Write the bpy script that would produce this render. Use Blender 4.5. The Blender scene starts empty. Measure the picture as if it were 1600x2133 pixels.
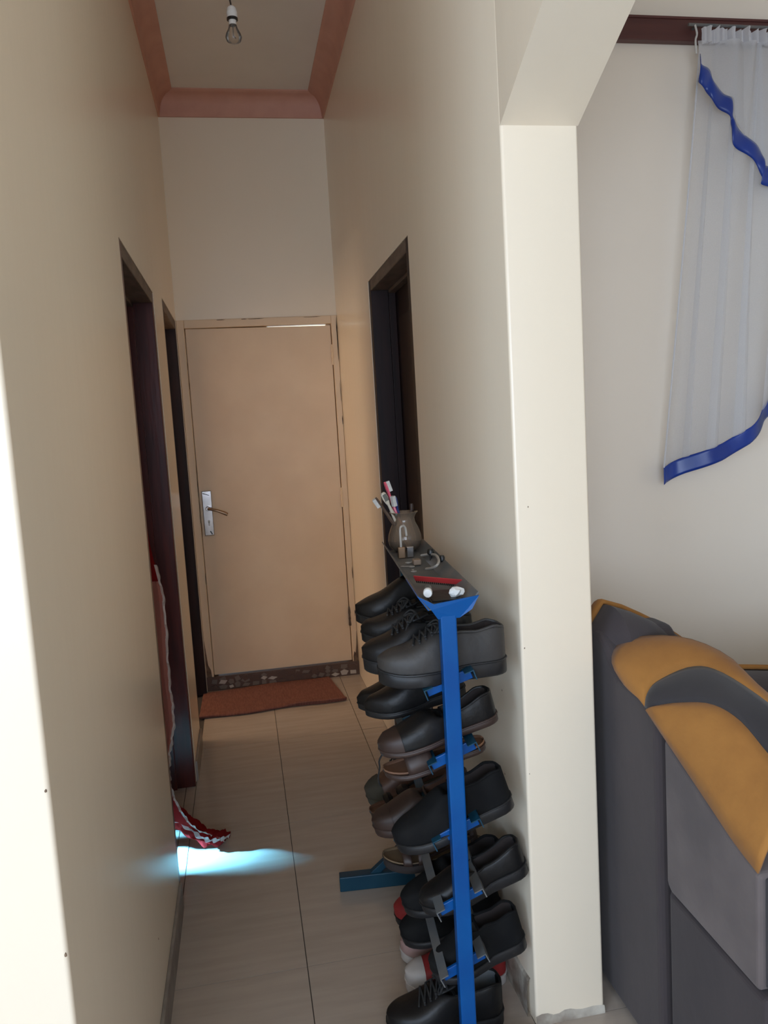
import bpy, bmesh, math, random
from mathutils import Vector, Matrix, noise
random.seed(7)
sc = bpy.context.scene
C = sc.collection
V = Vector

# ------------------------------------------------------------------ camera
H = 1.45
F = 1622.32
yaw, pitch, roll = 0.17692136, 0.11100011, -0.05936918
Rz = Matrix.Rotation(yaw, 3, 'Z'); Rx = Matrix.Rotation(pitch, 3, 'X'); Rr = Matrix.Rotation(roll, 3, 'Z')
B0 = Matrix(((1, 0, 0), (0, 0, -1), (0, 1, 0)))
M = Rr @ Rx @ B0 @ Rz            # world -> camera (x right, y down, z forward)
cam = bpy.data.cameras.new('camera')
cam.sensor_fit = 'HORIZONTAL'; cam.sensor_width = 36.0; cam.lens = F / 1600 * 36.0
cam.clip_start = 0.02
co = bpy.data.objects.new('camera', cam); C.objects.link(co)
r, d, f = Vector(M[0]), Vector(M[1]), Vector(M[2])
co.matrix_world = Matrix(((r.x, -d.x, -f.x, 0), (r.y, -d.y, -f.y, 0), (r.z, -d.z, -f.z, H), (0, 0, 0, 1)))
sc.camera = co


def ray(x, y):
    return M.transposed() @ V(((x - 800) / F, (y - 1066.5) / F, 1.0))


def onX(x, y, X):
    q = ray(x, y); return q * (X / q.x) + V((0, 0, H))


def onY(x, y, Y):
    q = ray(x, y); return q * (Y / q.y) + V((0, 0, H))


def onZ(x, y, Z):
    q = ray(x, y); return q * ((Z - H) / q.z) + V((0, 0, H))


# ------------------------------------------------------------------ world, light, exposure
w = bpy.data.worlds.new('sky'); sc.world = w; w.use_nodes = True
bg = w.node_tree.nodes['Background']
bg.inputs[0].default_value = (0.72, 0.86, 1.0, 1); bg.inputs[1].default_value = 2.0
sc.view_settings.view_transform = 'Standard'; sc.view_settings.look = 'None'
sc.view_settings.gamma = 1.0; sc.view_settings.use_curve_mapping = False
sc.view_settings.exposure = 0.15
sc.cycles.use_light_tree = False
sc.cycles.use_adaptive_sampling = True; sc.cycles.adaptive_threshold = 0.02
sc.cycles.diffuse_bounces = 5; sc.cycles.glossy_bounces = 3; sc.cycles.max_bounces = 7
sc.cycles.caustics_reflective = False; sc.cycles.caustics_refractive = False
sc.cycles.transparent_max_bounces = 10


def area(name, loc, direction, sx, sy, power, col):
    l = bpy.data.lights.new(name, 'AREA'); l.shape = 'RECTANGLE'; l.size = sx; l.size_y = sy
    l.energy = power; l.color = col
    o = bpy.data.objects.new(name, l); C.objects.link(o); o.location = loc
    o.rotation_euler = V(direction).to_track_quat('-Z', 'Y').to_euler()
    return o


# daylight in the two sitting-room windows left of and behind the camera, and in the room behind the far left doorway
area('window_daylight', (-2.36, -1.35, 1.5), (1, 0, 0.0), 1.6, 1.4, 73, (0.535, 0.735, 1.0))
area('back_window_daylight', (-0.55, -2.36, 1.6), (0.0, 1, 0.0), 2.2, 1.6, 64, (0.655, 0.785, 1.0))
area('far_room_daylight', (-2.30, 4.05, 1.75), (1, 0, -0.03), 0.8, 1.1, 18, (1.0, 0.78, 0.57))
# low sun that enters the side room and spills out of its doorway
sl = bpy.data.lights.new('sun', 'SUN'); sl.energy = 380; sl.angle = math.radians(3.4); sl.color = (0.16, 0.60, 1.0)
so = bpy.data.objects.new('sun', sl); C.objects.link(so)
SUN = V((0.985, -0.15, -0.36)).normalized()
so.rotation_euler = SUN.to_track_quat('-Z', 'Y').to_euler(); so.location = (-6, 3, 4)


# ------------------------------------------------------------------ materials
def mat(name, col, rough=0.6, col2=None, scale=6.0, bump=0.0, bscale=40.0, metal=0.0, stretch=(1, 1, 1), spec=0.5,
        sheen=0.0, coord='Object', thr=(0.35, 0.65), detail=4):
    m = bpy.data.materials.new(name); m.use_nodes = True
    nt = m.node_tree; n = nt.nodes; p = n['Principled BSDF']
    p.inputs['Roughness'].default_value = rough; p.inputs['Metallic'].default_value = metal
    p.inputs['Specular IOR Level'].default_value = spec
    if sheen: p.inputs['Sheen Weight'].default_value = sheen
    tc = n.new('ShaderNodeTexCoord'); mp = n.new('ShaderNodeMapping'); mp.inputs['Scale'].default_value = stretch
    nt.links.new(tc.outputs[coord], mp.inputs[0])
    if col2 is None:
        col2 = tuple(c * 0.88 for c in col)
    tx = n.new('ShaderNodeTexNoise'); tx.inputs['Scale'].default_value = scale; tx.inputs['Detail'].default_value = detail
    nt.links.new(mp.outputs[0], tx.inputs['Vector'])
    cr = n.new('ShaderNodeValToRGB'); cr.color_ramp.elements[0].position = thr[0]; cr.color_ramp.elements[1].position = thr[1]
    cr.color_ramp.elements[0].color = (*col, 1); cr.color_ramp.elements[1].color = (*col2, 1)
    nt.links.new(tx.outputs['Fac'], cr.inputs[0]); nt.links.new(cr.outputs[0], p.inputs['Base Color'])
    if bump:
        t2 = n.new('ShaderNodeTexNoise'); t2.inputs['Scale'].default_value = bscale; t2.inputs['Detail'].default_value = 3
        nt.links.new(mp.outputs[0], t2.inputs['Vector'])
        b = n.new('ShaderNodeBump'); b.inputs['Strength'].default_value = bump; b.inputs['Distance'].default_value = 0.01
        nt.links.new(t2.outputs['Fac'], b.inputs['Height']); nt.links.new(b.outputs[0], p.inputs['Normal'])
    return m


paint = mat('cream_wall_paint', (0.88, 0.77, 0.61), 0.27, (0.87, 0.75, 0.585), 2.0, 0.06, 14.0, spec=0.5, stretch=(1, 1, 0.25))
paint_room = mat('pale_wall_paint', (0.87, 0.775, 0.66), 0.5, (0.85, 0.755, 0.64), 2.0, 0.05, 14.0)
ceil_m = mat('white_ceiling_paint', (0.80, 0.73, 0.645), 0.8, (0.76, 0.69, 0.61), 3.0, 0.05, 20)
corn_m = mat('terracotta_cornice_paint', (0.62, 0.32, 0.23), 0.6, (0.57, 0.285, 0.205), 9.0, 0.08, 30)
tile_m = mat('beige_streaked_tile', (0.45, 0.38, 0.32), 0.2, (0.405, 0.34, 0.285), 4.0, 0.0, stretch=(1.0, 8, 1), detail=8)
grout_m = mat('dark_grout', (0.07, 0.06, 0.055), 0.8)
skirt_m = mat('grey_skirting', (0.30, 0.27, 0.24), 0.5, (0.22, 0.19, 0.17), 12)
plaster_m = mat('chipped_plaster', (0.55, 0.50, 0.42), 0.9, (0.22, 0.17, 0.13), 14, 0.4, 30)
wood_m = mat('dark_red_varnished_wood', (0.100, 0.018, 0.013), 0.34, (0.050, 0.010, 0.008), 8, 0.04, 20, spec=0.3, stretch=(4, 4, 0.4))
wood_g = mat('dusty_brown_wood', (0.17, 0.125, 0.095), 0.6, (0.10, 0.065, 0.05), 10, stretch=(3, 1, 3))
wood_b = mat('black_brown_wood', (0.026, 0.011, 0.010), 0.5, (0.014, 0.007, 0.007), 8, spec=0.25, stretch=(4, 4, 0.4))
door_paint = mat('old_cream_door_paint', (0.84, 0.64, 0.43), 0.45, (0.79, 0.59, 0.39), 4, 0.05, 12)
chip_m = mat('chipped_dark_paint', (0.10, 0.055, 0.035), 0.8, (0.2, 0.13, 0.08), 30)
chrome = mat('scratched_chrome', (0.48, 0.45, 0.44), 0.2, (0.38, 0.35, 0.33), 20, metal=1.0)
brass = mat('aged_brass_lever', (0.38, 0.25, 0.16), 0.35, (0.3, 0.19, 0.11), 20, metal=0.8)
mosaic_w = mat('white_tile_shard', (0.52, 0.46, 0.40), 0.35)
mosaic_g = mat('grey_tile_shard', (0.20, 0.155, 0.125), 0.4)
mosaic_b = mat('brown_tile_shard', (0.12, 0.07, 0.05), 0.4)
mat_m = mat('red_brown_doormat', (0.26, 0.105, 0.075), 0.95, (0.19, 0.068, 0.052), 25, 0.5, 120, stretch=(8, 1, 1))
blue_m = mat('blue_enamel_paint', (0.0015, 0.062, 0.25), 0.32, (0.002, 0.082, 0.29), 7, 0.03, 30, spec=0.25)
teal_m = mat('dusty_teal_enamel', (0.004, 0.040, 0.075), 0.45, (0.010, 0.055, 0.09), 9, spec=0.3)
steel_m = mat('dusty_grey_steel', (0.10, 0.11, 0.115), 0.5, (0.15, 0.14, 0.13), 14)
pelmet_m = mat('mahogany_pelmet_wood', (0.10, 0.028, 0.024), 0.4, (0.07, 0.02, 0.018), 6, stretch=(0.5, 6, 6))
grey_v = mat('charcoal_velvet', (0.050, 0.041, 0.043), 0.85, (0.068, 0.055, 0.056), 4, 0.1, 30, spec=0.2, sheen=0.12, stretch=(1, 1, 0.5))
grey_l = mat('worn_grey_velvet', (0.155, 0.128, 0.122), 0.9, (0.10, 0.083, 0.082), 5, 0.1, 30, spec=0.2, sheen=0.15)
dark_v = mat('black_velvet', (0.026, 0.023, 0.026), 0.75, (0.036, 0.032, 0.034), 6, sheen=0.15)
tan_v = mat('tan_velvet', (0.38, 0.17, 0.042), 0.85, (0.29, 0.125, 0.032), 7, 0.1, 60, spec=0.2, sheen=0.1)
black_l = mat('black_leather', (0.007, 0.007, 0.007), 0.42, (0.011, 0.010, 0.010), 12, spec=0.3, bump=0.1, bscale=60)
grey_lth = mat('dusty_black_leather', (0.036, 0.034, 0.033), 0.5, (0.052, 0.047, 0.043), 9, 0.2, 40, spec=0.35)
blk_rub = mat('black_rubber', (0.012, 0.012, 0.013), 0.45, (0.02, 0.019, 0.019), 15, spec=0.35)
suede_b = mat('black_suede', (0.006, 0.006, 0.0065), 0.9, (0.010, 0.010, 0.010), 20, spec=0.2)
brown_l = mat('brown_leather', (0.115, 0.055, 0.032), 0.5, (0.08, 0.038, 0.024), 10, 0.1, 40)
dkbrown_l = mat('dark_brown_leather', (0.045, 0.025, 0.019), 0.5, (0.032, 0.018, 0.014), 10)
tan_in = mat('tan_footbed', (0.26, 0.125, 0.06), 0.7, (0.17, 0.085, 0.05), 8)
taupe_in = mat('taupe_footbed', (0.24, 0.165, 0.09), 0.7, (0.15, 0.10, 0.06), 8)
lin_dk = mat('dark_shoe_lining', (0.03, 0.022, 0.02), 0.9)
red_f = mat('red_canvas', (0.32, 0.022, 0.02), 0.7, (0.24, 0.015, 0.015), 10)
white_r = mat('white_shoe_rubber', (0.52, 0.48, 0.45), 0.5, (0.42, 0.38, 0.35), 10)
pink_c = mat('pale_pink_canvas', (0.40, 0.27, 0.24), 0.8, (0.32, 0.2, 0.18), 10)
olive_l = mat('olive_suede', (0.05, 0.045, 0.032), 0.9)
lace_m = mat('black_lace_cord', (0.02, 0.02, 0.02), 0.8)
white_p = mat('white_plastic', (0.80, 0.79, 0.76), 0.35)
paper_m = mat('white_paper', (0.78, 0.77, 0.74), 0.9)
red_p = mat('red_plastic', (0.62, 0.045, 0.045), 0.4, (0.55, 0.04, 0.045), 8)
pink_p = mat('pink_plastic', (0.82, 0.13, 0.20), 0.35)
blue_p = mat('navy_plastic', (0.02, 0.04, 0.17), 0.35)
brown_p = mat('brown_plastic', (0.11, 0.07, 0.05), 0.4)
bris_m = mat('white_bristles', (0.70, 0.69, 0.66), 0.9, (0.55, 0.54, 0.52), 60)
cream_p = mat('ivory_plastic', (0.62, 0.56, 0.46), 0.35)
greyg_p = mat('grey_green_rubber', (0.15, 0.16, 0.14), 0.6)
blk_p = mat('black_plastic', (0.012, 0.012, 0.012), 0.35)
satin_b = mat('royal_blue_satin', (0.002, 0.028, 0.22), 0.32, (0.003, 0.038, 0.28), 6, 0.1, 14, sheen=0.2)
pale_steel = mat('pale_dull_steel', (0.55, 0.52, 0.48), 0.35, (0.45, 0.42, 0.38), 20, metal=0.25)
brown_dull = mat('dull_brown_lock_body', (0.30, 0.22, 0.16), 0.6, (0.2, 0.14, 0.10), 25)
hook_m = mat('white_cord', (0.6, 0.58, 0.55), 0.8)
rust_m = mat('rusty_scrap_metal', (0.22, 0.17, 0.13), 0.5, (0.1, 0.07, 0.05), 30, metal=0.5)


def sheer(name, col, alpha, transl=0.5, scale=300, fold=0.0):
    m = bpy.data.materials.new(name); m.use_nodes = True
    nt = m.node_tree; n = nt.nodes; n.clear()
    out = n.new('ShaderNodeOutputMaterial'); mx = n.new('ShaderNodeMixShader'); tr = n.new('ShaderNodeBsdfTransparent')
    df = n.new('ShaderNodeBsdfDiffuse'); tl = n.new('ShaderNodeBsdfTranslucent'); m2 = n.new('ShaderNodeMixShader')
    tc = n.new('ShaderNodeTexCoord'); tx = n.new('ShaderNodeTexNoise'); tx.inputs['Scale'].default_value = scale
    cr = n.new('ShaderNodeMapRange'); cr.inputs['To Min'].default_value = alpha - 0.03; cr.inputs['To Max'].default_value = alpha + 0.03
    nt.links.new(tc.outputs['Object'], tx.inputs['Vector']); nt.links.new(tx.outputs['Fac'], cr.inputs['Value'])
    df.inputs[0].default_value = (*col, 1); tl.inputs[0].default_value = (*col, 1); m2.inputs[0].default_value = transl
    nt.links.new(df.outputs[0], m2.inputs[1]); nt.links.new(tl.outputs[0], m2.inputs[2])
    nt.links.new(cr.outputs[0], mx.inputs[0]); nt.links.new(tr.outputs[0], mx.inputs[1]); nt.links.new(m2.outputs[0], mx.inputs[2])
    nt.links.new(mx.outputs[0], out.inputs[0])
    return m


def glassy(name, col, rough=0.02, tint=0.12):
    """thin clear glass: fresnel gloss over a faintly tinted see-through body"""
    m = bpy.data.materials.new(name); m.use_nodes = True
    nt = m.node_tree; n = nt.nodes; n.clear()
    out = n.new('ShaderNodeOutputMaterial'); mx = n.new('ShaderNodeMixShader'); tr = n.new('ShaderNodeBsdfTransparent')
    gl = n.new('ShaderNodeBsdfGlossy'); gl.inputs['Roughness'].default_value = rough
    lw = n.new('ShaderNodeFresnel'); lw.inputs['IOR'].default_value = 1.5
    nz = n.new('ShaderNodeTexNoise'); nz.inputs['Scale'].default_value = 30
    tr.inputs[0].default_value = (*col, 1)
    df = n.new('ShaderNodeBsdfDiffuse'); df.inputs[0].default_value = (0.36, 0.27, 0.20, 1)
    m2 = n.new('ShaderNodeMixShader'); mr = n.new('ShaderNodeMapRange')
    mr.inputs['To Min'].default_value = tint * 0.6; mr.inputs['To Max'].default_value = tint * 1.4
    nt.links.new(nz.outputs['Fac'], mr.inputs['Value']); nt.links.new(mr.outputs[0], m2.inputs[0])
    nt.links.new(tr.outputs[0], m2.inputs[1]); nt.links.new(df.outputs[0], m2.inputs[2])
    nt.links.new(lw.outputs[0], mx.inputs[0]); nt.links.new(m2.outputs[0], mx.inputs[1]); nt.links.new(gl.outputs[0], mx.inputs[2])
    nt.links.new(mx.outputs[0], out.inputs[0])
    return m


sheer_m = sheer('white_sheer_voile', (0.78, 0.78, 0.80), 0.52, 0.45)
sheer_top = sheer('gathered_voile', (0.80, 0.80, 0.83), 0.86, 0.35)
redc_m = sheer('red_satin_curtain', (0.26, 0.016, 0.016), 0.93, 0.35, 40)
pinkc_m = sheer('pink_lined_edge', (0.62, 0.26, 0.20), 0.9, 0.5, 40)
frill_m = sheer('white_lace_frill', (0.85, 0.78, 0.74), 0.9, 0.5, 60)
glass_m = glassy('brown_tinted_glass', (0.80, 0.70, 0.60), 0.05, 0.40)
bulb_m = glassy('clear_bulb_glass', (0.95, 0.94, 0.92), 0.25, 0.10)
pane_m = glassy('window_pane_glass', (0.92, 0.95, 0.95), 0.02, 0.03)


# ------------------------------------------------------------------ mesh helpers
class MB:
    def __init__(s): s.v = []; s.f = []

    def add(s, vs, fs):
        b = len(s.v); s.v += [tuple(v) for v in vs]; s.f += [tuple(i + b for i in f) for f in fs]; return s

    def box(s, a, b):
        x0, y0, z0 = a; x1, y1, z1 = b
        return s.add([(x0, y0, z0), (x1, y0, z0), (x1, y1, z0), (x0, y1, z0), (x0, y0, z1), (x1, y0, z1), (x1, y1, z1), (x0, y1, z1)],
                     [(0, 3, 2, 1), (4, 5, 6, 7), (0, 1, 5, 4), (1, 2, 6, 5), (2, 3, 7, 6), (3, 0, 4, 7)])

    def obox(s, c, ex, ey, ez, h):
        c = V(c); ex, ey, ez = V(ex).normalized(), V(ey).normalized(), V(ez).normalized()
        vs = [c + ex * (h[0] * i) + ey * (h[1] * j) + ez * (h[2] * k) for k in (-1, 1) for j in (-1, 1) for i in (-1, 1)]
        return s.add(vs, [(0, 2, 3, 1), (4, 5, 7, 6), (0, 1, 5, 4), (1, 3, 7, 5), (3, 2, 6, 7), (2, 0, 4, 6)])

    def bar(s, a, b, w, h, up=(0, 0, 1)):
        a, b = V(a), V(b); e = (b - a).normalized(); sd = e.cross(V(up)).normalized(); u = sd.cross(e)
        return s.obox((a + b) / 2, e, sd, u, ((b - a).length / 2, w / 2, h / 2))

    def prism(s, poly, axis, t0, t1):
        """poly of 2D points, extruded along axis 'x' (poly = y,z), 'y' (x,z) or 'z' (x,y)"""
        def p3(q, t):
            return {'x': (t, q[0], q[1]), 'y': (q[0], t, q[1]), 'z': (q[0], q[1], t)}[axis]
        n = len(poly)
        vs = [p3(q, t0) for q in poly] + [p3(q, t1) for q in poly]
        fs = [tuple(range(n))[::-1], tuple(range(n, 2 * n))] + [(i, (i + 1) % n, n + (i + 1) % n, n + i) for i in range(n)]
        return s.add(vs, fs)

    def tube(s, pts, rad, n=8, caps=True):
        pts = [V(p) for p in pts]; m = len(pts); rings = []
        up = V((0.13, 0.31, 0.94))
        for i, p in enumerate(pts):
            t = (pts[min(i + 1, m - 1)] - pts[max(i - 1, 0)]).normalized()
            a = t.cross(up)
            if a.length < 1e-4: a = t.cross(V((1, 0, 0)))
            a.normalize(); b = t.cross(a); up = -b if False else up
            rr = rad[i] if isinstance(rad, (list, tuple)) else rad
            rings.append([p + (a * math.cos(2 * math.pi * k / n) + b * math.sin(2 * math.pi * k / n)) * rr for k in range(n)])
        vs = [q for r_ in rings for q in r_]
        fs = [(i * n + k, i * n + (k + 1) % n, (i + 1) * n + (k + 1) % n, (i + 1) * n + k) for i in range(m - 1) for k in range(n)]
        if caps: fs += [tuple(range(n))[::-1], tuple(range((m - 1) * n, m * n))]
        return s.add(vs, fs)

    def lathe(s, prof, n=24, c=(0, 0, 0), axis=None, caps=True):
        """prof: (radius, height) list, spun about axis (default z) at c"""
        ez = V(axis or (0, 0, 1)).normalized(); ex = ez.orthogonal().normalized(); ey = ez.cross(ex); c = V(c)
        vs = [c + ez * z + (ex * math.cos(2 * math.pi * k / n) + ey * math.sin(2 * math.pi * k / n)) * r_ for r_, z in prof for k in range(n)]
        m = len(prof)
        fs = [(i * n + k, i * n + (k + 1) % n, (i + 1) * n + (k + 1) % n, (i + 1) * n + k) for i in range(m - 1) for k in range(n)]
        if caps: fs += [tuple(range(n))[::-1], tuple(range((m - 1) * n, m * n))]
        return s.add(vs, fs)

    def grid(s, rows, closed=False):
        m, n = len(rows), len(rows[0])
        vs = [q for r_ in rows for q in r_]
        fs = [(i * n + k, i * n + (k + 1) % n, (i + 1) * n + (k + 1) % n, (i + 1) * n + k) for i in range(m - 1) for k in range(n if closed else n - 1)]
        return s.add(vs, fs)

    def build(s, name, m, parent=None, smooth=True, bevel=0.0, solid=0.0, sub=0, sharp=35, seg=2):
        me = bpy.data.meshes.new(name); me.from_pydata(s.v, [], s.f); me.update()
        bm = bmesh.new(); bm.from_mesh(me); bmesh.ops.recalc_face_normals(bm, faces=bm.faces); bm.to_mesh(me); bm.free()
        me.materials.append(m)
        for p in me.polygons: p.use_smooth = smooth
        if smooth and not sub and not bevel:
            me.set_sharp_from_angle(angle=math.radians(sharp))
        o = bpy.data.objects.new(name, me); C.objects.link(o)
        if parent is not None: o.parent = parent
        if solid:
            q = o.modifiers.new('solid', 'SOLIDIFY'); q.thickness = solid; q.offset = 0
        if bevel:
            q = o.modifiers.new('bevel', 'BEVEL'); q.width = bevel; q.segments = seg; q.limit_method = 'ANGLE'; q.angle_limit = math.radians(35)
            q.harden_normals = False
        if sub:
            q = o.modifiers.new('sub', 'SUBSURF'); q.levels = sub; q.render_levels = sub
        return o


def tag(o, label, cat, group=None):
    o['label'] = label; o['category'] = cat
    if group: o['group'] = group
    return o


def struct(o, label=None):
    o['kind'] = 'structure'
    if label: o['label'] = label
    return o


def empty(name, loc=(0, 0, 0)):
    o = bpy.data.objects.new(name, None); C.objects.link(o); o.location = loc; o.empty_display_size = 0.05
    return o


def root(name, label, cat, loc=(0, 0, 0), group=None):
    """an Empty at a thing's base; parts are built in world coordinates and stay put under it"""
    o = empty(name, loc); tag(o, label, cat, group); return o


def keep(parent, o):
    o.parent = parent; o.matrix_parent_inverse = Matrix.Translation(-V(parent.location)); return o


def interp(tab, t):
    for (a, b), (c, d_) in zip(tab, tab[1:]):
        if t <= c: return b + (d_ - b) * max(0, (t - a) / (c - a))
    return tab[-1][1]


def catmull(pts, n):
    pts = [V(p) for p in pts]; P = [pts[0] * 2 - pts[1]] + pts + [pts[-1] * 2 - pts[-2]]; m = len(pts) - 1; out = []
    for i in range(n):
        u = i / (n - 1) * m; k = min(int(u), m - 1); t = u - k
        a, b, c, e = P[k:k + 4]
        out.append(0.5 * ((2 * b) + (c - a) * t + (2 * a - 5 * b + 4 * c - e) * t * t + (3 * b - a - 3 * c + e) * t ** 3))
    return out


# ------------------------------------------------------------------ the room
XL, XR, YE, ZC = -0.29, 0.59, 4.45, 3.25
YC, YP, XP = 1.08, 1.64, 0.765
YW = 2.40                                  # wall with the curtain
LX, RXX, BY = -2.4, 3.2, -2.4              # sitting room limits
T = 0.15

# floor slab with single tiles laid on it
fl = struct(MB().box((LX - T, BY - T, -0.12), (RXX + T, 4.6, -0.006)).build('floor', grout_m, smooth=False), 'beige tiled floor with dark joints')


def tiles(x0, x1, y0, y1):
    TX, TY, g = 0.40, 0.80, 0.0012
    i0 = math.floor((x0 - 0.07) / TX); j0 = math.floor((y0 - 1.99) / TY)
    for i in range(i0, 40):
        a = max(x0, 0.07 + i * TX); b = min(x1, 0.07 + (i + 1) * TX)
        if a >= x1: break
        for j in range(j0, 40):
            c = max(y0, 1.99 + j * TY); e = min(y1, 1.99 + (j + 1) * TY)
            if c >= y1: break
            if b - a < 0.01 or e - c < 0.01: continue
            mb = MB(); mb.box((a + g, c + g, -0.0062), (b - g, e - g, random.uniform(-0.0004, 0.0)))
            mb.build('tile', tile_m, fl, smooth=False)


tiles(XL, XR, YC, YE)
tiles(XL - T, XL, 2.39, 3.25)
tiles(LX, XR, BY, YC)
tiles(XR, RXX, BY, YP)
tiles(XP, RXX, YP, YW)

struct(MB().box((LX - T, BY - T, ZC), (RXX + T, 4.6, ZC + 0.12)).build('ceiling', ceil_m, smooth=False), 'plain white ceiling')


def arcs(cx, cy, r_, a0, a1, n=5):
    return [(cx + r_ * math.cos(math.radians(a0 + (a1 - a0) * i / (n - 1))), cy + r_ * math.sin(math.radians(a0 + (a1 - a0) * i / (n - 1)))) for i in range(n)]


# left wall: corner pier with rounded arris, lintels over two doorways
D1 = (2.358, 3.255, 2.02); D2 = (3.655, 4.415, 2.07)
mb = MB(); q = 0.007
mb.prism([(LX, YC)] + arcs(XL - q, YC + q, q, -90, 0) + [(XL, D1[0]), (XL - T, D1[0]), (XL - T, YC + T), (LX, YC + T)], 'z', 0, ZC)
mb.box((XL - T, D1[0], D1[2]), (XL, D1[1], ZC)); mb.box((XL - T, D1[1], 0), (XL, D2[0], ZC))
mb.box((XL - T, D2[0], D2[2]), (XL, D2[1], ZC)); mb.box((XL - T, D2[1], 0), (XL, 4.6, ZC))
struct(mb.build('wall_left', paint), 'cream painted passage wall with two dark doorways')

# right wall: pier, lintel and the beam with a sloping haunch running over the opening
D4 = (2.56, 3.36, 2.06)
mb = MB()
mb.prism(arcs(XR + q, YP + q, q, 180, 270) + arcs(XP - q, YP + q, q, 270, 360) + [(XP, D4[0]), (XR, D4[0])], 'z', 0, ZC)
mb.box((XR, D4[0], D4[2]), (XP, D4[1], ZC)); mb.box((XR, D4[1], 0), (XP, 4.6, ZC))
ps = V((onX(1047, 255, XR).y, onX(1047, 255, XR).z)); pe = V((onX(1135, 0, XR).y, onX(1135, 0, XR).z))
sl_ = (pe.y - ps.y) / (pe.x - ps.x); zb = 2.62
mb.prism([(YP, 2.062), (YP + (zb - 2.062) / sl_, zb), (BY, zb), (BY, ZC), (YP + 0.01, ZC)], 'x', XR, XP)
struct(mb.build('wall_right', paint), 'cream painted passage wall ending in a white pier with sloping beam')

struct(MB().box((XL, YE, 2.079), (XR, 4.6, ZC)).build('wall_end', paint, smooth=False), 'cream wall above the end door')
# wall with window and curtain
WX0, WX1, WZ0, WZ1 = 1.79, 2.95, 1.05, 2.52
mb = MB()
mb.box((XP, YW, 0), (WX0, YW + T, ZC)); mb.box((WX1, YW, 0), (RXX + T, YW + T, ZC))
mb.box((WX0, YW, 0), (WX1, YW + T, WZ0)); mb.box((WX0, YW, WZ1), (WX1, YW + T, ZC))
struct(mb.build('wall_far', paint_room, smooth=False), 'pale wall carrying the curtained window')
win = struct(empty('window_1', (WX0, YW, WZ0)), 'steel window behind the sheer curtain')
mb = MB()
for a, b in (((WX0, YW + 0.06, WZ0), (WX0 + 0.04, YW + 0.1, WZ1)), ((WX1 - 0.04, YW + 0.06, WZ0), (WX1, YW + 0.1, WZ1)),
             ((WX0, YW + 0.06, WZ0), (WX1, YW + 0.1, WZ0 + 0.04)), ((WX0, YW + 0.06, WZ1 - 0.04), (WX1, YW + 0.1, WZ1)),
             ((2.35, YW + 0.06, WZ0), (2.39, YW + 0.1, WZ1))):
    mb.box(a, b)
keep(win, mb.build('window_frame', steel_m, smooth=False))
for a, b in ((WX0 + 0.04, 2.35), (2.39, WX1 - 0.04)):
    keep(win, MB().box((a, YW + 0.078, WZ0 + 0.04), (b, YW + 0.082, WZ1 - 0.04)).build('pane', pane_m, smooth=False))
# sitting room: outer walls, window opening behind the camera
mb = MB(); sy0, sy1, sz0, sz1 = -2.15, -0.55, 0.80, 2.20
mb.box((LX - T, BY - T, 0), (LX, sy0, ZC)); mb.box((LX - T, sy1, 0), (LX, YC + T, ZC))
mb.box((LX - T, sy0, 0), (LX, sy1, sz0)); mb.box((LX - T, sy0, sz1), (LX, sy1, ZC))
struct(mb.build('wall_sitting_room_side', paint_room, smooth=False), 'pale side wall of the sitting room')
struct(MB().box((RXX, BY - T, 0), (RXX + T, YW + T, ZC)).build('wall_dining_side', paint_room, smooth=False), 'pale outer wall of the dining side')
mb = MB()
bx0, bx1, bz0, bz1 = -1.7, 0.6, 0.75, 2.45
mb.box((LX, BY - T, 0), (bx0, BY, ZC)); mb.box((bx1, BY - T, 0), (RXX, BY, ZC))
mb.box((bx0, BY - T, 0), (bx1, BY, bz0)); mb.box((bx0, BY - T, bz1), (bx1, BY, ZC))
struct(mb.build('wall_back', paint_room, smooth=False), 'sitting room wall with the large window')
struct(MB().box((-4.7, -4.0, -0.1), (-4.5, 2.1, 4.2)).build('sun_blocking_wall', plaster_m, smooth=False), 'unseen wall added outside to keep the sun out of the sitting room window')  # added out of view so the sun stays out of the side window
# side room behind the near left doorway; a hole added in its outer wall shapes the sun patch
mb = MB()
mb.box((LX, 3.50, 0), (XL - T, 3.60, ZC))
mb.box((LX, 4.50, 0), (XL - T, 4.60, ZC))
# aperture outline on the outer wall plane x=LX, traced back along the sun from the patch on the floor


def back(x, y):
    t = (LX - x) / SUN.x; return (y + SUN.y * t, SUN.z * t)


ap = [back(-0.55, 2.615), back(-0.06, 2.53), back(-0.06, 2.54), back(-0.20, 2.60), back(-0.55, 2.93)]
ya, yb = 1.23, 4.6
cy = sum(p[0] for p in ap) / 5; cz = sum(p[1] for p in ap) / 5
outer = [(ya, 0), (yb, 0), (yb, ZC), (ya, ZC)]
# ring of quads between wall outline and slit
oy = [(ya, 0.0), (ya, ZC), (yb, ZC), (yb, 0.0)]
n_ = len(ap)
ang = sorted(range(n_), key=lambda i: math.atan2(ap[i][1] - cz, ap[i][0] - cy))
ring = [ap[i] for i in ang]


def hit(p):
    dy, dz = p[0] - cy, p[1] - cz; s_ = []
    if dy: s_.append(((ya if dy < 0 else yb) - cy) / dy)
    if dz: s_.append(((0 if dz < 0 else ZC) - cz) / dz)
    s_ = min(s_); return (cy + dy * s_, cz + dz * s_)


allp = sorted([(math.atan2(p[1] - cz, p[0] - cy), p) for p in ring] + [(math.atan2(p[1] - cz, p[0] - cy), None, p) for p in outer], key=lambda a: a[0])


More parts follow.
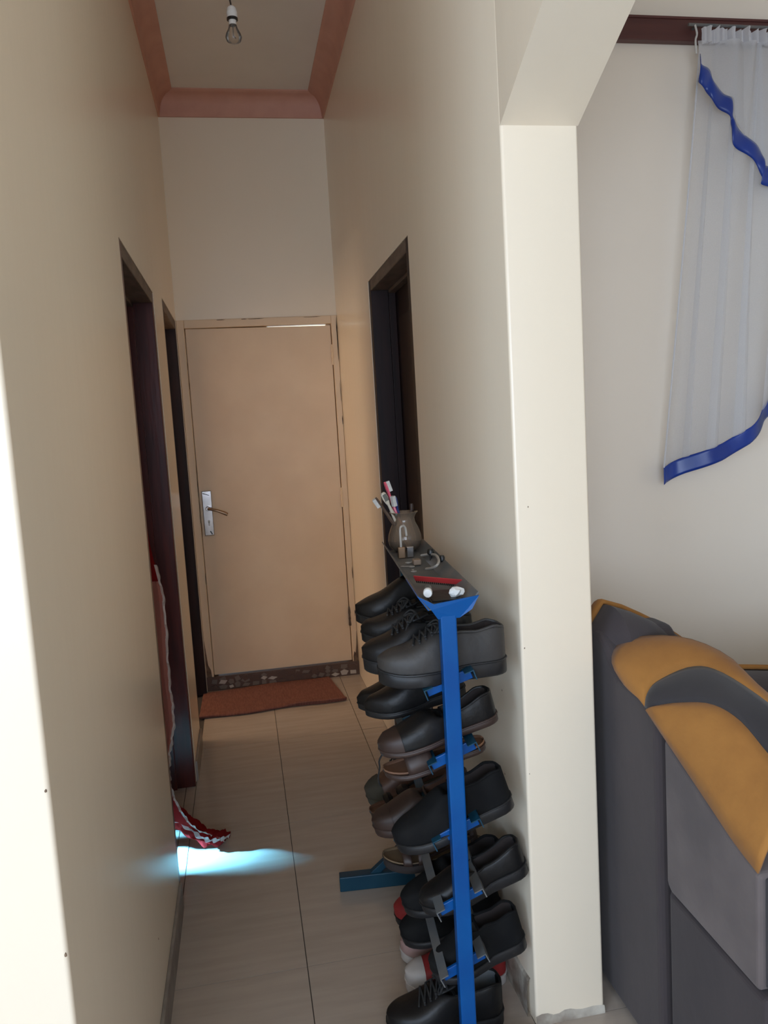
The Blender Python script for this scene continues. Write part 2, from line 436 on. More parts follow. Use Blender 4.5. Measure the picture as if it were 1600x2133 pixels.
def inner_at(an):
    dy, dz = math.cos(an), math.sin(an)
    for i in range(n_):
        a, b = ring[i], ring[(i + 1) % n_]
        den = dy * (b[1] - a[1]) - dz * (b[0] - a[0])
        if abs(den) < 1e-9: continue
        t = ((a[0] - cy) * (b[1] - a[1]) - (a[1] - cz) * (b[0] - a[0])) / den
        u = ((a[0] - cy) * dz - (a[1] - cz) * dy) / den
        if t > 0 and -1e-6 <= u <= 1 + 1e-6: return (cy + dy * t, cz + dz * t)


inn = []; out_ = []
for e in allp:
    if e[1] is not None: inn.append(e[1]); out_.append(hit(e[1]))
    else: inn.append(inner_at(e[0])); out_.append(e[2])
k_ = len(inn)
vs = [(LX, p[0], p[1]) for p in inn] + [(LX, p[0], p[1]) for p in out_] + [(LX - 0.02, p[0], p[1]) for p in inn] + [(LX - 0.02, p[0], p[1]) for p in out_]
fs = []
for i in range(k_):
    j = (i + 1) % k_
    fs += [(i, j, k_ + j, k_ + i), (2 * k_ + i, 3 * k_ + i, 3 * k_ + j, 2 * k_ + j), (i, 2 * k_ + i, 2 * k_ + j, j)]
mb.add(vs, fs)
struct(mb.build('wall_side_room', paint_room, smooth=False), 'walls of the bedroom beyond the near left doorway')

EZ0 = V((0, 0, 1))
# skirtings
struct(MB().box((XL, YC + 0.01, 0), (XL + 0.009, D1[0] - 0.002, 0.085)).build('baseboard_left', skirt_m, smooth=False, bevel=0.002), 'grey tile skirting under the cream wall')
struct(MB().box((XL, D1[1] + 0.01, 0), (XL + 0.009, D2[0] - 0.01, 0.085)).build('baseboard_left_far', skirt_m, smooth=False, bevel=0.002), 'short piece of skirting between the two doorways')
mb = MB()
rows = []
for i in range(29):
    y = YP + 0.03 + (D4[0] - YP - 0.04) * i / 28
    top = 0.10 + 0.012 * noise.noise(V((y * 9, 0.3, 0)))
    th = 0.011 + 0.004 * noise.noise(V((y * 14, 2.3, 0)))
    rows.append([(XR, y, top), (XR - th * 0.6, y, top - 0.006), (XR - th, y, top - 0.035), (XR - th, y, 0), (XR, y, 0)])
mb.grid(rows)
struct(mb.build('baseboard_right', plaster_m), 'crumbling plaster skirting behind the shoe rack')
mb = MB(); rows = []
for i in range(13):
    x = XR + (XP - XR) * i / 12
    top = 0.022 + 0.008 * noise.noise(V((x * 30, 5.3, 0)))
    rows.append([(x, YP, top), (x, YP - 0.003, top - 0.004), (x, YP - 0.005 - 0.003 * noise.noise(V((x * 40, 1, 1))), 0), (x, YP, 0)])
mb.grid(rows)
struct(mb.build('baseboard_pier', plaster_m), 'chipped plaster at the foot of the pier')

# little knocks in the plaster of the wall ends
for nm, px, ax_, sz in (('wall_right', (1093, 1350), 'Y', .005), ('wall_right', (1100, 1056), 'Y', .004), ('wall_right', (1103, 1612), 'Y', .003), ('wall_left', (95, 1648), 'Y', .005), ('wall_left', (136, 1990), 'Y', .006), ('wall_right', (1052, 1612), 'X', .005), ('wall_right', (1046, 1438), 'X', .004), ('wall_left', (330, 1955), 'XL', .006)):
    p = onY(px[0], px[1], YP if nm == 'wall_right' else YC) if ax_ == 'Y' else onX(px[0], px[1], XR if ax_ == 'X' else XL)
    nrm = V((0, -1, 0)) if ax_ == 'Y' else V((-1 if ax_ == 'X' else 1, 0, 0)); sd = nrm.cross(EZ0)
    sz *= .6; m_ = MB(); pts = [p + nrm * .0006 + sd * (sz * math.cos(a) * random.uniform(.3, .6)) + EZ0 * (sz * math.sin(a) * random.uniform(.5, 1.1)) for a in (0, .9, 1.8, 2.7, 3.6, 4.5, 5.4)]
    m_.add(pts + [q_ - nrm * .002 for q_ in pts], [tuple(range(7)), tuple(range(13, 6, -1))] + [(i, (i + 1) % 7, 7 + (i + 1) % 7, 7 + i) for i in range(7)])
    m_.build('plaster_chip', chip_m, bpy.data.objects[nm], smooth=False)
# terracotta cornice: three mitred lengths
cw, ch = 0.086, 0.115
prof = [(0, 0), (0.010, 0), (0.012, 0.018)] + [(0.014 + (cw - 0.028) * (1 - math.cos(a * math.pi / 16)), 0.020 + (ch - 0.034) * math.sin(a * math.pi / 16)) for a in range(1, 9)] + [(cw - 0.006, ch - 0.008), (cw, ch - 0.006), (cw, ch)]


def corn(name, fn, lab):
    rows = [[fn(o_, t) + V((0, 0, ZC - ch + z_)) for o_, z_ in prof] for t in (0, 1)]
    m_ = MB(); m_.grid(rows); return struct(m_.build(name, corn_m), lab)


corn('trim_1', lambda o_, t: V((XL + o_, (YC + 0.02) if t == 0 else YE - o_, 0)), 'terracotta cornice along the left wall')
corn('trim_2', lambda o_, t: V((XL + o_ if t == 0 else XR - o_, YE - o_, 0)), 'terracotta cornice above the end door')
corn('trim_3', lambda o_, t: V((XR - o_, (-2.3) if t == 0 else YE - o_, 0)), 'terracotta cornice along the right wall')


# ------------------------------------------------------------------ doorways
def frame_yz(name, X, side, y0, y1, zt, lab, m_st, m_hd, depth=T, fw=0.045):
    """timber lining of an opening in a wall at x=X; side=+1 when the passage lies at larger x"""
    rt = struct(empty(name, (X, y0, 0)), lab)
    xo = X - side * 0.0015; xi = X - side * depth
    a, b = min(xo, xi), max(xo, xi)
    keep(rt, MB().box((a, y0, 0), (b, y0 + fw, zt)).build('stile', m_st, smooth=False, bevel=0.003))
    s2 = MB().box((a, y1 - fw, 0), (b, y1, zt)).build('stile', m_st, smooth=False, bevel=0.003); keep(rt, s2)
    keep(rt, MB().box((a, y0 + fw, zt - fw), (b, y1 - fw, zt)).build('head', m_hd, smooth=False, bevel=0.003))
    # rebate strip that the leaf shuts against
    xs = X - side * 0.075; a2, b2 = min(xs, xs - side * 0.03), max(xs, xs - side * 0.03)
    keep(rt, MB().box((a2, y0 + fw, 0), (b2, y0 + fw + 0.014, zt - fw)).build('rebate', m_st, smooth=False, bevel=0.002))
    keep(rt, MB().box((a2, y1 - fw - 0.014, 0), (b2, y1 - fw, zt - fw)).build('rebate', m_st, smooth=False, bevel=0.002))
    keep(rt, MB().box((a2, y0 + fw, zt - fw - 0.014), (b2, y1 - fw, zt - fw)).build('rebate', m_hd, smooth=False, bevel=0.002))
    return rt


def leaf_yz(rt, x0, x1, y0, y1, z0, z1, m_, face):
    lf = keep(rt, MB().box((x0, y0, z0), (x1, y1, z1)).build('leaf', m_, smooth=False, bevel=0.003))
    w_ = y1 - y0; h_ = z1 - z0
    for (u0, u1, v0, v1) in ((.12, .46, .08, .44), (.54, .88, .08, .44), (.12, .46, .52, .94), (.54, .88, .52, .94)):
        a, b = (x1, x1 + 0.008) if face > 0 else (x0 - 0.008, x0)
        o = MB().box((a, y0 + w_ * u0, z0 + h_ * v0), (b, y0 + w_ * u1, z0 + h_ * v1)).build('panel', m_, lf, smooth=False, bevel=0.006)
        o.matrix_parent_inverse = Matrix.Translation(-V(rt.location)) if False else Matrix()
    return lf


d1 = frame_yz('door_1', XL, 1, D1[0], D1[1], D1[2], 'dark red timber doorway with a red curtain hanging in it', wood_m, wood_g)
d2 = frame_yz('door_2', XL, 1, D2[0], D2[1], D2[2], 'narrow dark timber doorway next to the cream end door', wood_b, wood_g)
# its leaf stands open inside the room
keep(d2, MB().box((XL - .83, D2[0] - .02, 0.008), (XL - T - .01, D2[0] + .015, D2[2] - .048)).build('leaf', wood_b, smooth=False, bevel=.003))
d4 = frame_yz('door_4', XR, -1, D4[0], D4[1], D4[2], 'dark timber doorway behind the shoe rack', wood_b, wood_g, depth=XP - XR)
leaf_yz(d4, XR + 0.106, XR + 0.14, D4[0] + .045, D4[1] - .045, 0.008, D4[2] - .048, wood_b, -1)

# end door: old cream frame and leaf
d3 = struct(empty('door_3', (0.15, YE, 0)), 'old cream painted end door with chrome lock plate')
ZT = 2.079
keep(d3, MB().box((XL + .001, YE - 0.012, 0), (-0.249, YE + 0.09, ZT)).build('stile', door_paint, smooth=False, bevel=0.003))
keep(d3, MB().box((0.556, YE - 0.012, 0), (XR - .001, YE + 0.09, ZT)).build('stile', door_paint, smooth=False, bevel=0.003))
keep(d3, MB().box((-0.249, YE - 0.012, 2.034), (0.556, YE + 0.09, ZT)).build('head', door_paint, smooth=False, bevel=0.003))
# leaf hangs a little askew so a slit of daylight shows above its hinge side
mb = MB(); zb0 = 0.083
mb.prism([(-0.245, zb0 + 0.002), (0.552, zb0), (0.552, 2.0245), (0.20, 2.0285), (-0.245, 2.0335)], 'y', YE + 0.004, YE + 0.04)
lf = keep(d3, mb.build('leaf', door_paint, smooth=False, bevel=0.002))
mb = MB(); mb.box((-0.249, YE + .041, 0.08), (-0.225, YE + .07, 2.034)); mb.box((0.53, YE + .041, 0.08), (0.556, YE + .07, 2.034)); mb.box((-0.249, YE + .041, 2.005), (0.2, YE + .07, 2.034))
keep(d3, mb.build('door_stop', door_paint, smooth=False))
# paint worn to dark wood along the joints
for i in range(26):
    sidel = i % 3
    if sidel == 0: p0 = V((-0.2495 + random.uniform(-.001, .003), YE - 0.0125, random.uniform(.15, 2.0))); dz = random.uniform(.03, .16); a = (0.0022, dz)
    elif sidel == 1: p0 = V((XR - 0.006, YE - 0.0125, random.uniform(.12, 2.0))); a = (random.uniform(.002, .005), random.uniform(.03, .2))
    else: p0 = V((random.uniform(-.25, .5), YE - 0.0125, 2.072)); a = (random.uniform(.02, .09), random.uniform(.002, .004))
    z1_ = min(p0.z + a[1], ZT - 0.001)
    mb = MB(); n_v = 7
    poly = [(p0.x + a[0] * k / n_v, p0.z + (z1_ - p0.z) * 0) for k in range(1)]
    poly = [(p0.x, p0.z), (p0.x + a[0] * .6, p0.z + (z1_ - p0.z) * .1), (p0.x + a[0], p0.z + (z1_ - p0.z) * .5), (p0.x + a[0] * .5, z1_), (p0.x - a[0] * .15, p0.z + (z1_ - p0.z) * .7)]
    mb.prism(poly, 'y', YE - 0.0135, YE - 0.012)
    keep(d3, mb.build('paint_chip', chip_m, smooth=False))
for zz in (0.0,):   # rotten lower corner of the frame by the hinges
    keep(d3, MB().prism([(0.560, 0.04), (0.588, 0.04), (0.588, 0.26), (0.580, 0.17), (0.574, 0.13), (0.566, 0.14), (0.560, 0.11)], 'y', YE - 0.0145, YE - 0.012).build('paint_chip', chip_m, smooth=False))
keep(d3, MB().prism([(XL + .003, 0.04), (-0.255, 0.04), (-0.262, 0.12), (-0.275, 0.15), (XL + .003, 0.30)], 'y', YE - 0.0145, YE - 0.012).build('paint_chip', chip_m, smooth=False))
# lock plate, lever and keyhole
hp = keep(d3, MB().prism([(-0.232, 0.892), (-0.178, 0.892), (-0.178, 1.143), (-0.232, 1.143)], 'y', YE - 0.006, YE + 0.005).build('lock_plate', chrome, smooth=False, bevel=0.0035, seg=3))


def sub(parent, o, rt):
    o.parent = parent; o.matrix_parent_inverse = Matrix(); return o


sub(hp, MB().lathe([(0.013, 0), (0.012, 0.03), (0.0095, 0.034)], 14, (-0.203, YE - 0.006, 1.045), (0, -1, 0)).build('rose', chrome), d3)
sub(hp, MB().tube([(-0.203, YE - 0.038, 1.045), (-0.185, YE - 0.044, 1.042), (-0.15, YE - 0.045, 1.032), (-0.115, YE - 0.043, 1.016), (-0.098, YE - 0.041, 1.006)], [0.007, 0.0075, 0.0075, 0.010, 0.009], 10).build('lever', brass), d3)
mb = MB(); mb.lathe([(0.0075, 0), (0.0075, 0.002)], 12, (-0.203, YE - 0.006, 0.972), (0, -1, 0)); mb.box((-0.207, YE - 0.008, 0.948), (-0.199, YE - 0.006, 0.970))
sub(hp, mb.build('keyhole', white_p), d3)
sub(hp, MB().prism([(-0.226, 1.133), (-0.190, 1.119), (-0.191, 1.116), (-0.227, 1.129)], 'y', YE - 0.0072, YE - 0.006).build('scratch', blk_p, smooth=False), d3)
sub(hp, MB().prism([(-0.203, 0.917), (-0.197, 0.918), (-0.186, 0.898), (-0.194, 0.897)], 'y', YE - 0.0072, YE - 0.006).build('scratch', blk_p, smooth=False), d3)
for zz in (1.86, 0.35, 1.05):
    keep(d3, MB().lathe([(0.0065, -0.055), (0.008, -0.05), (0.0065, -0.018), (0.008, -0.016), (0.0065, 0.016), (0.008, 0.018), (0.0065, 0.05), (0.005, 0.058)], 10, (0.5535, YE - 0.008, zz)).build('hinge', door_paint if zz > 1 else rust_m))
# step under the end door faced with broken tile
st = keep(d3, MB().box((XL + 0.001, YE - 0.020, 0.0), (XR - 0.001, YE + 0.14, 0.08)).build('step', mosaic_b, smooth=False))
random.seed(11)
mmats = [mosaic_w, mosaic_w, mosaic_g, mosaic_g, mosaic_b, mosaic_b]
x = XL + 0.02; k = 0
while x < XR - 0.03:
    z = 0.006
    wd = random.uniform(0.034, 0.058)
    while z < 0.066:
        hh = random.uniform(0.02, 0.04); n_v = random.choice((4, 4, 5)); a0 = random.uniform(0, 6.28)
        cx_, cz_ = x + wd / 2, min(z + hh / 2, 0.06)
        poly = [(min(max(cx_ + wd * .50 * math.cos(a0 + 6.283 * i / n_v) * random.uniform(.8, 1.05), XL + .004), XR - .004), min(max(cz_ + hh * .55 * math.sin(a0 + 6.283 * i / n_v) * random.uniform(.8, 1.05), 0.002), 0.079)) for i in range(n_v)]
        mm = random.choice(mmats if z < 0.035 else mmats[2:])
        sub(st, MB().prism(poly, 'y', YE - 0.0235 - random.uniform(0, .0015), YE - 0.020).build('tile_shard', mm, smooth=False), d3)
        z += hh
    x += wd

# ------------------------------------------------------------------ pendant bulb
PB = onY(484, 40, 2.95)
pl = root('pendant_bulb', 'bare bulb in a white holder hanging from the ceiling', 'light bulb', (PB.x, PB.y, ZC))
zt = onY(480, 12, 2.95).z; zr = onY(484, 42, 2.95).z; zbm = onY(485, 90, 2.95).z
keep(pl, MB().lathe([(0.004, ZC - 0.028), (0.035, ZC - 0.02), (0.04, ZC - 0.001)], 20, (PB.x, PB.y, 0)).build('ceiling_rose', white_p))
keep(pl, MB().tube([(PB.x, PB.y, ZC - 0.02), (PB.x - 0.012, PB.y, (ZC + zt) / 2), (PB.x - 0.004, PB.y, zt + 0.02), (PB.x, PB.y, zt - 0.005)], 0.003, 8).build('cord', dkbrown_l))
keep(pl, MB().lathe([(0.006, zt), (0.014, zt - 0.006), (0.017, zt - 0.012), (0.0175, zr + 0.028), (0.019, zr + 0.026), (0.019, zr + 0.006), (0.017, zr + 0.004)], 20, (PB.x, PB.y, 0)).build('holder', white_p))
keep(pl, MB().lathe([(0.0195, zr + 0.006), (0.0195, zr), (0.016, zr - 0.002)], 20, (PB.x, PB.y, 0)).build('ring', blk_p))
hb = zr - zbm
keep(pl, MB().lathe([(0.0135, zr), (0.0135, zr - hb * .22)], 18, (PB.x, PB.y, 0)).build('cap', white_p))
keep(pl, MB().lathe([(0.0135, zr - hb * .22), (0.017, zr - hb * .38), (0.026, zr - hb * .6), (0.029, zr - hb * .76), (0.025, zr - hb * .9), (0.012, zr - hb * .985), (0.001, zr - hb)], 20, (PB.x, PB.y, 0), caps=False).build('glass', bulb_m))
keep(pl, MB().tube([(PB.x, PB.y, zr - hb * .2), (PB.x, PB.y, zr - hb * .7), (PB.x + .008, PB.y, zr - hb * .78)], 0.002, 6).build('filament', steel_m))

# ------------------------------------------------------------------ doormat
mb = MB(); c0 = [onZ(415, 1500, 0), onZ(722, 1458, 0), onZ(682, 1408, 0), onZ(424, 1448, 0)]
nx, ny = 40, 14
top = []; bot = []
for j in range(ny + 1):
    rt_ = []; rb_ = []
    for i in range(nx + 1):
        u, v = i / nx, j / ny
        p = (c0[0] * (1 - u) + c0[1] * u) * (1 - v) + (c0[3] * (1 - u) + c0[2] * u) * v
        p = p + V((0, 0.010 * math.sin(u * 11 + 1.3) * (1 - v) ** 2, 0))
        lift = 0.010 + 0.012 * math.exp(-((v - 0.03 - .05 * math.sin(u * 5)) / .06) ** 2) * (0.4 + 0.6 * abs(math.sin(u * 6))) + 0.003 * noise.noise(V((u * 8, v * 5, 0)))
        rt_.append(V((p.x, min(p.y, YE - 0.03), lift))); rb_.append(V((p.x, min(p.y, YE - 0.03), 0.0012)))
    top.append(rt_); bot.append(rb_)
edge = [top[0], bot[0]]
mb.grid(top); mb.grid(bot[::-1]); mb.grid([top[0], bot[0]]); mb.grid([bot[-1], top[-1]])
mb.grid([[r_[0] for r_ in bot], [r_[0] for r_ in top]]); mb.grid([[r_[-1] for r_ in top], [r_[-1] for r_ in bot]])
dm = root('doormat', 'flat red-brown doormat rumpled in front of the cream end door', 'doormat', (c0[0] + c0[2]) / 2)
keep(dm, mb.build('mat_body', mat_m))
hemp = [top[0][i] + V((0, -0.004, -0.002)) for i in range(nx + 1)]
keep(dm, MB().tube(hemp, 0.006, 6).build('hem', mat_m))

# ------------------------------------------------------------------ red door curtain in the near left doorway
cur = root('door_curtain', 'red satin door curtain with white frilled edge spilling from the dark red doorway', 'curtain', (-0.36, 2.6, 1.95))
# edge of the cloth, top to floor
edge_px = [((262, 800), 2.66), ((278, 1000), 2.66), ((316, 1150), 2.66), ((339, 1250), 2.66), ((350, 1400), 2.66), ((360, 1500), 2.66), ((352, 1570), 2.64), ((353, 1630), 2.64)]
E1 = [onY(p[0], p[1], Y) for p, Y in edge_px]
E1 = [V((-0.52, 2.62, 1.95))] + E1[1:] + [onY(372, 1680, 2.66), onY(404, 1722, 2.67), V((-0.19, 2.69, 0.045)), V((-0.168, 2.70, 0.02))]
NE = 60
Ed = catmull(E1, NE)
rows = []; frA = []
for i, p in enumerate(Ed):
    s_ = i / (NE - 1)
    row = []
    for j in range(26):
        t = j / 25
        q_ = V((-0.98, 2.84, max(p.z, 0.10)))
        b_ = p.lerp(q_, t)
        amp = 0.03 * min(1, t * 4) * (0.4 + 0.6 * s_)
        b_.y += amp * math.sin(t * 26 + 0.6 * math.sin(s_ * 5)) + 0.05 * t
        b_.z = max(b_.z, 0.012 + 0.10 * min(1, t * 5))
        row.append(b_)
    rows.append(row)
keep(cur, MB().grid(rows).build('cloth', redc_m))
# lighter turned-back strip beside the frill
rows2 = []
EI = [i for i in range(NE) if 0.36 < Ed[i].z < 1.0]
for i in EI:
    p = Ed[i]; s_ = (i - EI[0]) / (len(EI) - 1)
    wdt = 0.018 * math.sin(math.pi * min(1, .15 + s_ * .9)) + 0.006
    rows2.append([p + V((0.001, -0.004, 0)), p + V((-wdt * .5, -0.012, 0)), p + V((-wdt, -0.006, 0)), p + V((-wdt * 1.8, -0.006, 0))])
keep(cur, MB().grid(rows2).build('turned_edge', pinkc_m))
# white ruffle along the free edge
rows3 = []; fine = catmull([p for p in Ed if p.z < 1.05], 240)
for i, p in enumerate(fine):
    a = i * 0.42
    wv = 0.005 * math.sin(a) + 0.003 * math.sin(a * 2.3 + 1)
    z_ = max(p.z, 0.016)
    rows3.append([V((p.x - 0.003, p.y - 0.004, z_)), V((p.x + 0.003 + wv * .6, p.y - 0.010 + wv, z_)), V((p.x + 0.008 + wv * .5, p.y - 0.016 - wv, z_))])
keep(cur, MB().grid(rows3).build('frill', frill_m))
# heap of cloth on the floor, blown out into the passage
rows4 = []
TL = [V((-0.40, 2.76, 0.13)), V((-0.31, 2.735, 0.10)), V((-0.24, 2.70, 0.05)), V((-0.19, 2.69, 0.035)), V((-0.145, 2.73, 0.02))]
TLc = catmull(TL, 30)
for i, p in enumerate(TLc):
    s_ = i / 29; R_ = 0.045 * (1 - 0.5 * s_) * (1 if s_ < .93 else .5)
    ring_ = []
    for k in range(14):
        a = 2 * math.pi * k / 14
        rr = R_ * (1 + 0.22 * math.sin(3 * a + i * 0.9) + 0.18 * noise.noise(V((i * .4, k * .8, 3))))
        ring_.append(V((p.x + 0.25 * rr * math.cos(a), p.y + rr * math.cos(a) * 1.1, max(0.004, p.z + rr * math.sin(a) * .8))))
    rows4.append(ring_)
mb = MB().grid(rows4, closed=True); mb.add(rows4[-1], [tuple(range(14))]); mb.add(rows4[0], [tuple(range(14))])
tail = mb.build('cloth_tail', redc_m); keep(cur, tail)
rows5 = []
for i in range(120):
    s_ = i / 119; p = TLc[min(29, int(s_ * 29))].lerp(TLc[min(29, int(s_ * 29) + 1)], s_ * 29 % 1)
    R_ = 0.045 * (1 - 0.5 * s_); a = i * .38; wv = 0.0035 * math.sin(a)
    rows5.append([V((p.x, p.y - R_ * .9, max(.008, p.z + R_ * .35))), V((p.x + wv, p.y - R_ * 1.1, max(.008, p.z + R_ * .3 + 0.006 + wv))), V((p.x - wv, p.y - R_ * 1.3, max(.006, p.z + R_ * .2 - wv)))])
keep(cur, MB().grid(rows5).build('frill', frill_m))

# ------------------------------------------------------------------ shoe rack
RA = math.radians(5.0)
EU = V((math.sin(RA), math.cos(RA), 0)); EV = V((math.cos(RA), -math.sin(RA), 0)); EZ = V((0, 0, 1))
RO = V((0.402, 1.565, 0)); RL = 0.735


def rk(u, v, z): return RO + EU * u + EV * v + EZ * z


rack = root('shoe_rack', 'narrow blue metal shoe rack with sloping shelves against the right passage wall', 'shoe rack', RO)
PW = 0.034
keep(rack, MB().obox(rk(0, 0, 0.533), EV, EU, EZ, (PW / 2, PW / 2, 0.523)).build('post', blue_m, smooth=False, bevel=0.003))
keep(rack, MB().obox(rk(RL, 0, 0.533), EV, EU, EZ, (PW / 2, PW / 2, 0.523)).build('post', teal_m, smooth=False, bevel=0.003))
for u, mm in ((0, blue_m), (RL, teal_m)):
    v1 = 0.105 if u else 0.16
    keep(rack, MB().obox(rk(u, (-0.265 + v1) / 2, 0.024), EV, EU, EZ, ((0.265 + v1) / 2, 0.018, 0.024)).build('foot', mm, smooth=False, bevel=0.003))
    if u: keep(rack, MB().bar(rk(u, -0.16, 0.04), rk(u, -0.016, 0.16), 0.022, 0.022, EU).build('brace', mm, smooth=False, bevel=0.002))
levels = [(0.890, 0.34), (0.727, 0.40), (0.552, 0.42), (0.388, 0.44), (0.232, 0.46)]
for li, (z, sl2) in enumerate(levels):
    c_, s_ = math.cos(math.atan(sl2)), math.sin(math.atan(sl2))
    ev = EV * c_ + EZ * s_; en = EZ * c_ - EV * s_
    for u, mm in ((0.0215, blue_m), (RL - 0.0215, teal_m)):
        keep(rack, MB().obox(rk(u, 0.0, z), ev, EU, en, (0.052, 0.004, 0.0115)).build('cross_bar', mm, smooth=False, bevel=0.0015))
    for v in (-0.047, 0.047):
        m_ = MB(); p0 = rk(0.02, 0, z) + ev * v; p1 = rk(RL - 0.02, 0, z) + ev * v
        m_.obox((p0 + p1) / 2 + en * 0.0105, EU, ev, en, (RL / 2, 0.010, 0.0012)); m_.obox((p0 + p1) / 2 + ev * (0.010 if v > 0 else -0.010), EU, ev, en, (RL / 2, 0.0012, 0.0115))
        keep(rack, m_.build('rail', steel_m if li > 2 else teal_m, smooth=False))
# tray on top: folded sheet with splayed lips
tp = [(-0.062, 0.030), (-0.040, 0.0), (0.040, 0.0), (0.066, 0.030)]
zt_ = 1.062
mb = MB(); U0, U1 = -0.03, RL + 0.045
mb.grid([[rk(u, v, zt_ + z) for v, z in tp] for u in (U0 + 0.012, U1)])
tray = keep(rack, mb.build('tray', steel_m, smooth=False, solid=0.0025))
mb = MB()
mb.add([rk(U0 + 0.010, -0.062, zt_ + .030), rk(U0 + 0.010, -0.030, zt_ + .012), rk(U0 + 0.010, 0.066, zt_ + .024), rk(U0 + 0.010, 0.050, zt_ - .004), rk(U0 + 0.016, 0.024, zt_ - .022), rk(U0 + 0.016, -0.022, zt_ - .022), rk(U0 + 0.010, -0.036, zt_ + .000)],
       [(0, 1, 2, 3, 4, 5, 6)])
keep(rack, mb.build('tray_end', blue_m, smooth=False, solid=0.003))
mb = MB().grid([[rk(u, -0.0635, zt_ + .031), rk(u, -0.0415, zt_ - .001)] for u in (U0 + 0.01, 0.17)])
keep(rack, mb.build('tray_lip', blue_m, smooth=False, solid=0.002))
ZTR = zt_ + 0.0015


# ------------------------------------------------------------------ shoes
HT = {'sneaker': [(0, .070), (.1, .080), (.25, .072), (.42, .078), (.52, .082), (.62, .070), (.75, .052), (.9, .043), (1, .024)],
      'oxford': [(0, .058), (.1, .063), (.28, .052), (.45, .064), (.55, .064), (.68, .050), (.82, .040), (.93, .034), (1, .016)],
      'loafer': [(0, .055), (.1, .058), (.28, .042), (.45, .044), (.55, .058), (.68, .049), (.82, .038), (.93, .031), (1, .014)],
      'boot': [(0, .092), (.1, .098), (.3, .100), (.40, .100), (.46, .094), (.56, .080), (.68, .060), (.85, .046), (1, .022)]}


